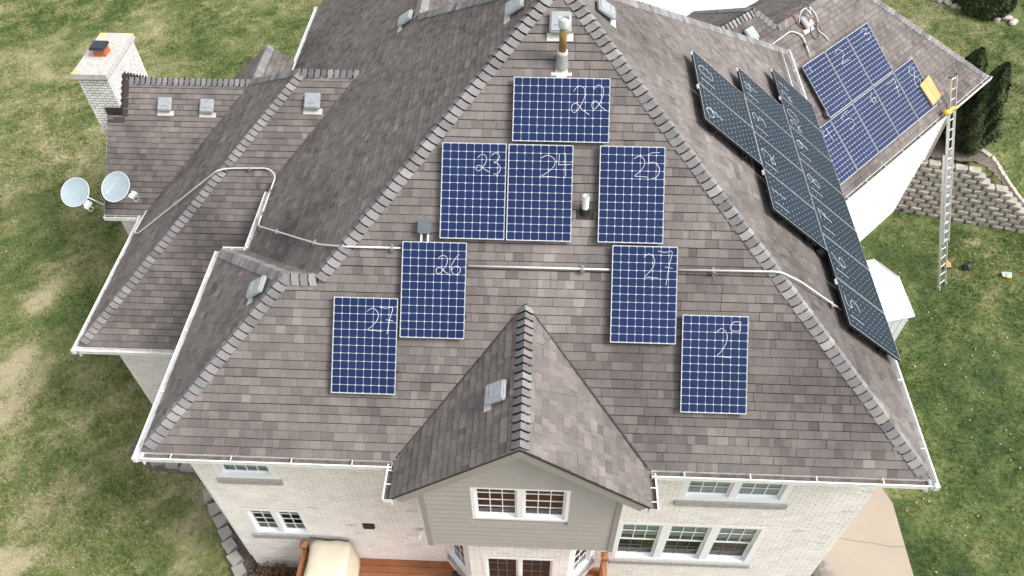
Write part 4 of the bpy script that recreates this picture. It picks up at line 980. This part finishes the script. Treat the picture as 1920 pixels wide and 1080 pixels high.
# ------------------------------------------------------------------ deck, cover, railing
dk = thing('deck', 'orange-brown timber deck against the brick wall', 'deck', (3.3, 0, 0))
m = MB(); m.abox(1.5, 8.0, -4.2, OV - .02, DZ - .3, DZ - .04); m.build('deck_frame', 'rail_wood', dk)
y = OV - .15
while y > -4.1:
    m = MB(); m.abox(1.45, 8.05, y, y + .137, DZ - .035, DZ); m.build('deck_board', 'deckboard', dk); y -= .145
def post(x, y, label):
    t = thing('railing', label, 'railing', (x, y, DZ)); h = 1.0
    m = MB(); m.abox(x - .05, x + .05, y - .05, y + .05, DZ - .6, DZ + h); m.build('post', 'rail_wood', t)
    m = MB(); m.abox(x - .075, x + .075, y - .075, y + .075, DZ + h, DZ + h + .05); m.prism([(x - .07, y - .07, DZ + h + .05), (x + .07, y - .07, DZ + h + .05), (x + .07, y + .07, DZ + h + .05), (x - .07, y + .07, DZ + h + .05)], [(x - .02, y - .02, DZ + h + .1), (x + .02, y - .02, DZ + h + .1), (x + .02, y + .02, DZ + h + .1), (x - .02, y + .02, DZ + h + .1)]); m.build('post_cap', 'rail_wood', t)
    m = MB(); m.abox(x - .045, x + .045, y - 3.8, y - .06, DZ + .86, DZ + .9); m.build('top_rail', 'rail_wood', t)
    m = MB(); m.abox(x - .03, x + .03, y - 3.8, y - .06, DZ + .1, DZ + .14); m.build('bottom_rail', 'rail_wood', t)
    k = y - .17
    while k > y - 3.7: m = MB(); m.abox(x - .018, x + .018, k - .018, k + .018, DZ + .14, DZ + .86); m.build('baluster', 'rail_wood', t); k -= .12
post(1.78, .2, 'orange-brown deck railing beside the covered grill'); post(7.95, .2, 'orange-brown deck railing beside the angled bay window')
gcov = thing('grill_cover', 'cream canvas cover over a boxy grill on the deck', 'cover', (2.3, -.3, DZ))
bm = bmesh.new(); bmesh.ops.create_cube(bm, size=1); bmesh.ops.subdivide_edges(bm, edges=bm.edges[:], cuts=7, use_grid_fill=True)
for v in bm.verts:
    x, y, z = v.co; t = z + .5; v.co = Vector((2.34 + x * (.80 + .1 * (1 - t)) + .012 * math.sin(z * 14 + y * 9), -.24 + y * (1.0 + .1 * (1 - t)) + .012 * math.sin(z * 11 + x * 12), DZ + t * 1.12 - (.05 * (abs(x) * 2) ** 4 if t > .95 else 0)))
me = bpy.data.meshes.new('canvas'); bm.to_mesh(me); bm.free(); me.materials.append(MATS['canvas']); me.polygons.foreach_set('use_smooth', [True] * len(me.polygons)); link('canvas', me, gcov)
m = MB(); m.tube(crom([(1.9, .3, 1.87), (2.1, .29, 1.85), (2.4, .285, 1.82), (2.72, .29, 1.8)], 5), .01, 5); m.build('tie_cord', 'rubber', gcov)
bt = thing('black_bundle', 'small black bundle beside the angled bay on the deck', 'bundle', (4.95, -.05, DZ))
for k in (0, 1):
    m = MB(); c = Vector((4.86 + k * .13, .0 - k * .1, DZ)); m.tube([c + Vector((0, 0, .01)), c + Vector((0, 0, .1)), c + Vector((0, .02, .28))], [.06, .055, .05], 10); m.tube([c + Vector((0, 0, .05)), c + Vector((.02, -.1, .05)), c + Vector((.03, -.18, .04))], [.055, .055, .035], 10); m.build('black_piece', 'rubber', bt, True)

# ------------------------------------------------------------------ stone blocks, boulders
k = 0
for x, y in ((-2.75, 2.86), (-2.35, 2.78), (-1.97, 2.72), (-1.22, 1.98), (-.98, 1.62), (-.76, 1.33), (-.56, 1.04), (-.38, .76), (-.18, .47), (.0, .19), (.18, -.08)):
    m = MB(); a = random.uniform(-.2, .2) + (.1 if k < 3 else -.95); u = Vector((math.cos(a), math.sin(a), 0)); w = Vector((-u.y, u.x, 0)); o = Vector((x, y, .02))
    L, B = .17, .13
    m.prism([o - u * L - w * B, o + u * L - w * B * 1.05, o + u * L * .8 + w * B, o - u * L * .8 + w * B], [o - u * L * .96 - w * B * .96 + ZA * .15, o + u * L * .96 - w * B + ZA * .15, o + u * L * .76 + w * B * .95 + ZA * .15, o - u * L * .76 + w * B * .95 + ZA * .15])
    b = m.build('edging_block', 'paving'); tag(b, 'grey concrete edging block along the planting bed', 'block', 'edging blocks of the planting bed'); k += 1
def boulder(c, r, label, group, mname='boulder', seed=0, name='boulder'):
    bm = bmesh.new(); bmesh.ops.create_icosphere(bm, subdivisions=2, radius=1); rn = random.Random(seed); ph = [rn.random() * 6 for _ in range(6)]
    for v in bm.verts:
        q = v.co.copy(); f = 1 + .16 * math.sin(q.x * 2.3 + ph[0]) + .14 * math.sin(q.y * 2.9 + ph[1]) + .1 * math.sin(q.z * 3.7 + ph[2]); v.co = Vector((c[0] + q.x * r[0] * f, c[1] + q.y * r[1] * f, c[2] + q.z * r[2] * f))
    me = bpy.data.meshes.new(name); bm.to_mesh(me); bm.free(); me.materials.append(MATS[mname]); o = link(name, me); tag(o, label, 'stone', group)
boulder((13.72, 1.62, LOW + .12), (.3, .22, .2), 'grey boulder at the foot of the right house corner', None, seed=3)
boulder((13.2, 1.3, LOW + .1), (.25, .2, .18), 'smaller grey boulder tucked against the right wall foot', None, seed=5)
rn = random.Random(12)
for i in range(26):
    t = i / 25; x = 22.6 + 3.2 * t + rn.uniform(-.1, .1); y = 26.3 - 2.3 * t + rn.uniform(-.15, .15) + (.25 if i % 2 else 0)
    boulder((x, y, float(gz(x, y)) + .06), (rn.uniform(.1, .22), rn.uniform(.1, .18), rn.uniform(.08, .15)), 'rounded fieldstone edging the bed below the clipped shrub', 'fieldstones round the shrub bed', 'kerb_stone', i, 'fieldstone')

# ------------------------------------------------------------------ retaining wall
rw = thing('retaining_wall', 'stepped tan block retaining wall beside the garage', 'retaining wall', (RW0.x + 2, RW0.y - .4, LOW))
CH = .172; rn = random.Random(3); proto = []
for v in range(5):
    m = MB(); L, Dp, H2 = .2, .14, CH / 2 - .012; j = lambda s: rn.uniform(-s, s)
    f = [(-L * .80 + j(.02), -Dp + j(.015), -H2), (L * .80 + j(.02), -Dp + j(.015), -H2), (L * .82 + j(.02), -Dp - .01 + j(.02), H2 * .75 + j(.008)), (-L * .82 + j(.02), -Dp - .01 + j(.02), H2 * .75 + j(.008))]
    b = [(-L, -.02, -H2), (L, -.02, -H2), (L, -.02, H2), (-L, -.02, H2)]; c = [(-L * .9, Dp, -H2), (L * .9, Dp, -H2), (L * .9, Dp, H2), (-L * .9, Dp, H2)]
    k = 0; m.v = [tuple(p) for p in f + b + c]; m.f = [(0, 1, 2, 3)] + [(i, i + 4, (i + 1) % 4 + 4, (i + 1) % 4) for i in range(4)] + [(i + 4, i + 8, (i + 1) % 4 + 8, (i + 1) % 4 + 4) for i in range(4)] + [(8, 11, 10, 9)]; m.f = [tuple(reversed(q)) if n_ and n_ < 0 else q for n_, q in enumerate(m.f)]
    m.t = [.5] * len(m.f); m.m = [0] * len(m.f); proto.append(m.mesh('block', 'block'))
rot = math.atan2(RWT.y, RWT.x)
for c in range(12):
    tend = 2.0 + (11 - c) * .27; t = (.0 if c % 2 else -.21)
    while t < tend:
        p = RW0 + RWT * (t + .2) + RWN * (-.12 + c * .028 + rn.uniform(-.02, .02)); M = Matrix.Translation((p.x, p.y, LOW + CH * (c + .5) - .02)) @ Matrix.Rotation(rot + rn.uniform(-.05, .05), 4, 'Z')
        o = link('block', rn.choice(proto), rw); o.matrix_parent_inverse = PM[rw.name].inverted(); o.matrix_basis = M; t += .425
m = MB(); a = RW0 + RWN * .12
for c in range(12):
    o0 = RW0 + RWN * (.0 + c * .028); m.box((o0.x, o0.y, LOW + CH * c - .1), Vector((RWT.x, RWT.y, 0)), Vector((RWN.x, RWN.y, 0)), ZA, -.2, 2.1 + (11 - c) * .27, .0, .25, 0, CH)
m.build('backfill', 'dark_mortar', rw)
# pale kerb curving along the mulch bed
kp = crom([ray_ground(*q) for q in ((1822, 279), (1838, 284), (1856, 296), (1868, 312), (1879, 330), (1889, 346), (1899, 360), (1910, 374), (1924, 391))], 2)
for i, (a, b) in enumerate(zip(kp, kp[1:])):
    d = (b - a).normalized(); sd = d.cross(ZA).normalized(); m = MB(); m.box(a, d, sd, sd.cross(d), .01, (b - a).length - .01, -.085, .085, -.2, .09 + .015 * random.random()); tag(m.build('kerb_stone', 'kerb_stone'), 'pale kerb stone in the curve round the mulch', 'kerb', 'kerb stones of the mulch bed')

# ------------------------------------------------------------------ white shed
ax = Vector((-.966, -.259, 0)); ay = Vector((-.259, .966, 0)); sc0 = Vector((17.2, 8.27, 0))
sh = thing('garden_shed', 'white garden shed with a low gable roof on the right lawn', 'shed', sc0 + ax * 1.3 + ay * 1.1 + ZA * LOW)
SL, SWd, sz = 2.9, 2.28, -.12
m = MB(); m.box(sc0 + ax * .08 + ay * .08, ax, ay, ZA, 0, SL - .16, 0, SWd - .16, LOW, sz - .02); shb = m.build('shed_wall', 'shed_white', sh)
q = 0
while q < SL - .2:
    m = MB(); m.box(sc0 + ax * (.1 + q) + ay * .08, ax, ay, ZA, 0, .2, -.014, -.002, LOW + .05, sz - .04); m.build('wall_panel', 'shed_white', shb); q += .23
q = 0
while q < SWd - .3:
    m = MB(); m.box(sc0 + ax * .08 + ay * (.1 + q), ay, -ax, ZA, 0, .2, .002, .014, LOW + .05, sz - .04); m.build('wall_panel', 'shed_white', shb); q += .23
rz = sz + .42
for sg in (0, 1):
    e0 = sc0 + ay * (SWd * sg) + ZA * sz; r0 = sc0 + ay * (SWd * .5) + ZA * rz
    m = MB(); m.prism([e0 - ZA * .04, e0 + ax * SL - ZA * .04, r0 + ax * SL - ZA * .04, r0 - ZA * .04], [e0, e0 + ax * SL, r0 + ax * SL, r0]); rf_ = m.build('roof_panel', 'shed_white', sh)
    for k in (.0, .95, 1.9): m = MB(); d2 = (r0 - e0).normalized(); m.box(e0 + ax * k, ax, d2, ax.cross(d2) if ax.cross(d2).z > 0 else -ax.cross(d2), 0, .03, 0, (r0 - e0).length, .002, .016); m.build('roof_rib', 'shed_white', rf_)
m = MB(); m.tube([sc0 + ay * SWd * .5 + ZA * (rz + .0), sc0 + ay * SWd * .5 + ax * SL + ZA * rz], .025, 6); m.build('ridge', 'shed_white', sh)
m = MB(); m.prism([sc0 + ax * .08 + ay * .1 + ZA * (sz - .02), sc0 + ax * .08 + ay * (SWd - .1) + ZA * (sz - .02), sc0 + ax * .08 + ay * SWd * .5 + ZA * (rz - .05)], [sc0 + ax * .12 + ay * .1 + ZA * (sz - .02), sc0 + ax * .12 + ay * (SWd - .1) + ZA * (sz - .02), sc0 + ax * .12 + ay * SWd * .5 + ZA * (rz - .05)]); m.build('gable_wall', 'shed_white', sh)

# ------------------------------------------------------------------ things on the lawn
def crumple(name, label, cat, c, r, mname, seed, extra=None):
    t = thing(name, label, cat, c); bm = bmesh.new(); bmesh.ops.create_icosphere(bm, subdivisions=3, radius=1); rn = random.Random(seed); ph = [rn.random() * 6 for _ in range(6)]
    for v in bm.verts:
        q = v.co.copy(); f = 1 + .18 * math.sin(q.x * 4 + ph[0]) * math.sin(q.y * 3 + ph[1]) + .1 * math.sin(q.x * 9 + q.y * 7 + ph[2]); v.co = Vector((c[0] + q.x * r[0] * f, c[1] + q.y * r[1] * f, c[2] + max(-.1, q.z) * r[2] * f + .03))
    me = bpy.data.meshes.new('cloth'); bm.to_mesh(me); bm.free(); me.materials.append(MATS[mname]); link('cloth', me, t)
    if extra:
        for mm, off, rr in extra:
            bm = bmesh.new(); bmesh.ops.create_icosphere(bm, subdivisions=2, radius=1)
            for v in bm.verts: q = v.co.copy(); v.co = Vector((c[0] + off[0] + q.x * rr[0], c[1] + off[1] + q.y * rr[1] + .02 * math.sin(q.x * 8), c[2] + off[2] + max(-.2, q.z) * rr[2]))
            me = bpy.data.meshes.new('stripe'); bm.to_mesh(me); bm.free(); me.materials.append(MATS[mm]); link('stripe', me, t)
    return t
crumple('orange_bag', 'crumpled orange and white bag at the foot of the ladder', 'bag', (20.13, 12.2, LOW + .05), (.13, .15, .12), 'orange', 1, [('vinyl', (.03, -.12, .04), (.1, .025, .06)), ('rubber', (.03, -.155, .03), (.09, .02, .05))])
crumple('black_bag', 'small crumpled black bag on the grass', 'bag', (20.77, 12.1, LOW + .05), (.15, .13, .13), 'rubber', 2)
crumple('chip_bag', 'pale blue and yellow bag on the grass', 'bag', (22.0, 11.82, LOW + .05), (.16, .11, .09), 'bag_blue', 3, [('bag_yellow', (.0, -.08, .03), (.14, .06, .06)), ('vinyl', (-.15, 0, .03), (.04, .09, .07)), ('rubber', (-.2, 0, .02), (.03, .07, .05))])

# ------------------------------------------------------------------ trees and shrubs
def leaf_cloud(n, sampler, size, seed, zc=None):
    r = np.random.default_rng(seed); V = []; F = []; T = []
    for i in range(n):
        p, out, tone = sampler(r); p = Vector(p); d = (Vector(out) + Vector(r.normal(0, .5, 3))).normalized(); u = d.orthogonal().normalized(); a = r.random() * 6.28; u = (u * math.cos(a) + d.cross(u) * math.sin(a)); w = d.cross(u); s = size * (.6 + .8 * r.random())
        k = len(V); V += [tuple(p - u * s * .35), tuple(p + w * s * .9 + d * s * .3), tuple(p + u * s * .35), tuple(p - w * s * .5)]; F.append((k, k + 1, k + 2, k + 3)); T.append(min(1, max(0, tone + r.normal(0, .12))))
    mb = MB(); mb.v, mb.f, mb.t, mb.m = V, F, T, [0] * len(F); return mb
def arborvitae(x, y, z0, h, rad, seed, label):
    t = thing('arborvitae', label, 'tree', (x, y, z0), 'arborvitae beside the garage'); m = MB(); m.tube([(x, y, z0 - .1), (x, y, z0 + h * .5), (x, y, z0 + h * .93)], [.09, .05, .01], 8); m.build('trunk', 'bark', t)
    lobes = [(random.Random(seed + i).uniform(0, 6.28), random.Random(seed + 50 + i).uniform(.15, .85)) for i in range(14)]
    def smp(r):
        zz_ = r.random() ** .8; a = r.random() * 6.283; prof = (1 - zz_) ** .62 * (.55 + .45 * min(1, zz_ * 5)); b = 1 + .18 * math.sin(a * 5 + zz_ * 9 + seed) + .12 * math.sin(a * 11 - zz_ * 17)
        rr = rad * prof * b * (.55 + .45 * r.random() ** .4); p = (x + math.cos(a) * rr, y + math.sin(a) * rr, z0 + .05 + zz_ * h)
        return p, (math.cos(a) * .8, math.sin(a) * .8, .9), .42 + .3 * math.sin(a * 5 + zz_ * 9 + seed) * .6
    leaf_cloud(20000, smp, .08, seed).build('crown', 'leaf', t)
arborvitae(20.5, 16.7, -.1, 3.3, .9, 1, 'dark green arborvitae close to the garage corner')
arborvitae(21.05, 15.95, -.15, 3.3, .82, 2, 'dark green arborvitae standing further from the garage')
bs = thing('clipped_shrub', 'large dark green clipped shrub with a stone-edged bed', 'shrub', (24.9, 25.2, 0)); m = MB(); m.tube([(24.9, 25.2, -.2), (24.9, 25.2, .8)], [.08, .04], 6); m.build('trunk', 'bark', bs)
def smp(r):
    v = Vector(r.normal(0, 1, 3)).normalized(); v.z = abs(v.z) * .9 - .1; b = 1 + .1 * math.sin(v.x * 6 + 1) * math.sin(v.y * 7) + .05 * math.sin(v.z * 11); q = (.7 + .3 * r.random() ** .4) * b
    return (24.95 + v.x * 1.15 * q, 25.3 + v.y * 1.15 * q, .12 + v.z * 1.75 * q), v, .4 + .25 * math.sin(v.x * 6) * math.sin(v.y * 7)
leaf_cloud(12000, smp, .08, 9).build('crown', 'leaf', bs)
hy = thing('dry_hydrangea', 'brown dried hydrangea between the deck railing and brick wall', 'plant', (1.0, .05, .03))
m = MB()
for i in range(22):
    a = random.random() * 6.28; r = random.random() * .4; m.tube([(.85 + .1 * math.cos(a), .0 + .1 * math.sin(a), .02), (.85 + r * math.cos(a), .0 + r * .6 * math.sin(a), .35 + .2 * random.random())], .006, 4)
m.build('stem', 'bark', hy)
def smp2(r):
    a = r.random() * 6.28; q = .48 * r.random() ** .5; return (.88 + q * 1.1 * math.cos(a), -.02 + q * .6 * math.sin(a), .15 + .4 * r.random()), (0, 0, 1), .15 + .6 * (r.random() ** 2)
leaf_cloud(900, smp2, .05, 5).build('foliage', 'dry_leaf', hy)

# ------------------------------------------------------------------ grass and fallen leaves
def make_grass():
    r = np.random.default_rng(3); n = 700000
    x = r.uniform(-19, 34, n); y = r.uniform(-5, 36, n); z = gz(x, y)
    q = np.stack([x - CAM_POS.x, y - CAM_POS.y, z - CAM_POS.z], 1); d = q @ np.array(CAM_F); u = 960 + FPX * (q @ np.array(CAM_R)) / d; v = 540 - FPX * (q @ np.array(CAM_U)) / d
    ok = (d > 0) & (u > -220) & (u < 2140) & (v > -160) & (v < 1250)
    ok &= ~((x > .2) & (x < 12.5) & (y > -4.3) & (y < 12.3)) & ~((x > -3.35) & (x < 1) & (y > 4.2) & (y < 15)) & ~((x > -5.2) & (x < 1) & (y > 8.3) & (y < 13.5)) & ~((x > -.1) & (x < 8) & (y > 11) & (y < 15.6))
    vv = ((y - 13.4) - (x - 18.28)) * R2; ww = (x + y - 35.58) * R2
    ok &= ~((vv > .25) & (ww < -.2) & (x > 9) & (y < 21)) & ~((x > 3.8) & (x < 17.6) & (y > 19.3)) & ~((x > 10) & (x < 16.03 + .04 * np.sin(y * 5)) & (y < 4.7))
    tt = (x - RW0.x) * RWT.x + (y - RW0.y) * RWT.y; qq = (x - RW0.x) * RWN.x + (y - RW0.y) * RWN.y
    ok &= ~((qq > -.22) & (qq < .55) & (tt > -.3) & (tt < 4.3))
    ok &= ~((x > 18.2) & (x < 22.0 - np.clip(y - 15.8, 0, 3) * .55) & (y > 15) & (y < 18.2))
    ex = lambda p, P: 0
    bed = np.interp(x, [-3.7, -3.6, -2.9, -1.75, -1.15, -.7, -.25, .1, .3], [9, 3.05, 2.62, 2.5, 2.0, 1.15, .3, -.6, -5]); ok &= ~((y > bed) & (x > -3.65) & (x < 3) & (y < 4.4))
    sx = (x - sc0.x) * ax.x + (y - sc0.y) * ax.y; sy = (x - sc0.x) * ay.x + (y - sc0.y) * ay.y; ok &= ~((sx > .05) & (sx < SL) & (sy > .05) & (sy < SWd))
    ok &= ~((x > 23.2) & (x < 26.7) & (y > 25.9 - (x - 22.6) * .72) & (y < 27))
    x, y, z = x[ok], y[ok], z[ok]; n = len(x); P = patch(x, y); keep = r.random(n) < (1.05 - .7 * np.clip((P - .72) * 3.5, 0, 1)); x, y, z, P = x[keep], y[keep], z[keep], P[keep]; n = len(x)
    B = 4; N_ = n * B; V = np.zeros((N_, 3, 3)); X = np.repeat(x, B) + r.normal(0, .022, N_); Y = np.repeat(y, B) + r.normal(0, .022, N_); Z = np.repeat(z, B)
    a = r.uniform(0, 6.283, N_); ln_ = r.uniform(.04, .09, N_); wd_ = r.uniform(.006, .011, N_); lean = r.uniform(.3, 1.4, N_); a2 = a + r.normal(1.57, .6, N_)
    V[:, 0] = np.stack([X - np.cos(a) * wd_, Y - np.sin(a) * wd_, Z - .012], 1); V[:, 1] = np.stack([X + np.cos(a) * wd_, Y + np.sin(a) * wd_, Z - .012], 1)
    V[:, 2] = np.stack([X + np.cos(a2) * ln_ * np.sin(lean), Y + np.sin(a2) * ln_ * np.sin(lean), Z + ln_ * np.cos(lean) * .9 + .006], 1)
    tone = np.clip(np.repeat(P * .95 + r.normal(0, .14, n), B) + r.normal(0, .19, N_) + .02, 0, 1)
    me = bpy.data.meshes.new('grass'); me.vertices.add(N_ * 3); me.vertices.foreach_set('co', V.ravel().astype(np.float32)); me.loops.add(N_ * 3); me.loops.foreach_set('vertex_index', np.arange(N_ * 3, dtype=np.int32))
    me.polygons.add(N_); me.polygons.foreach_set('loop_start', np.arange(0, N_ * 3, 3, dtype=np.int32)); me.update(calc_edges=True)
    at_ = me.attributes.new('tone', 'FLOAT', 'FACE'); at_.data.foreach_set('value', tone.astype(np.float32)); me.materials.append(MATS['grass'])
    o = link('grass', me); stuff(o); o['label'] = 'short patchy green and straw-coloured lawn grass'; o['category'] = 'grass'
    print('grass blades', N_)
make_grass()
def make_leaves():
    r = np.random.default_rng(8); mb = MB()
    for i in range(420):
        if r.random() < .62: x, y = r.uniform(16.2, 23.4), r.uniform(1.0, 13.6)
        else: x, y = r.uniform(-13, -4.6), r.uniform(-2, 20)
        z = float(gz(x, y)) + .05; a = r.uniform(0, 6.28); s = r.uniform(.015, .035); u = Vector((math.cos(a), math.sin(a), r.normal(0, .25))) * s; w = Vector((-math.sin(a), math.cos(a), r.normal(0, .25))) * s * .7; c = Vector((x, y, z))
        mb.face([c - u, c - w, c + u, c + w], .9 + .1 * r.random())
    o = mb.build('fallen_leaves', 'dry_leaf'); stuff(o); o['label'] = 'pale dry leaves scattered over the lawn'; o['category'] = 'leaves'
make_leaves()
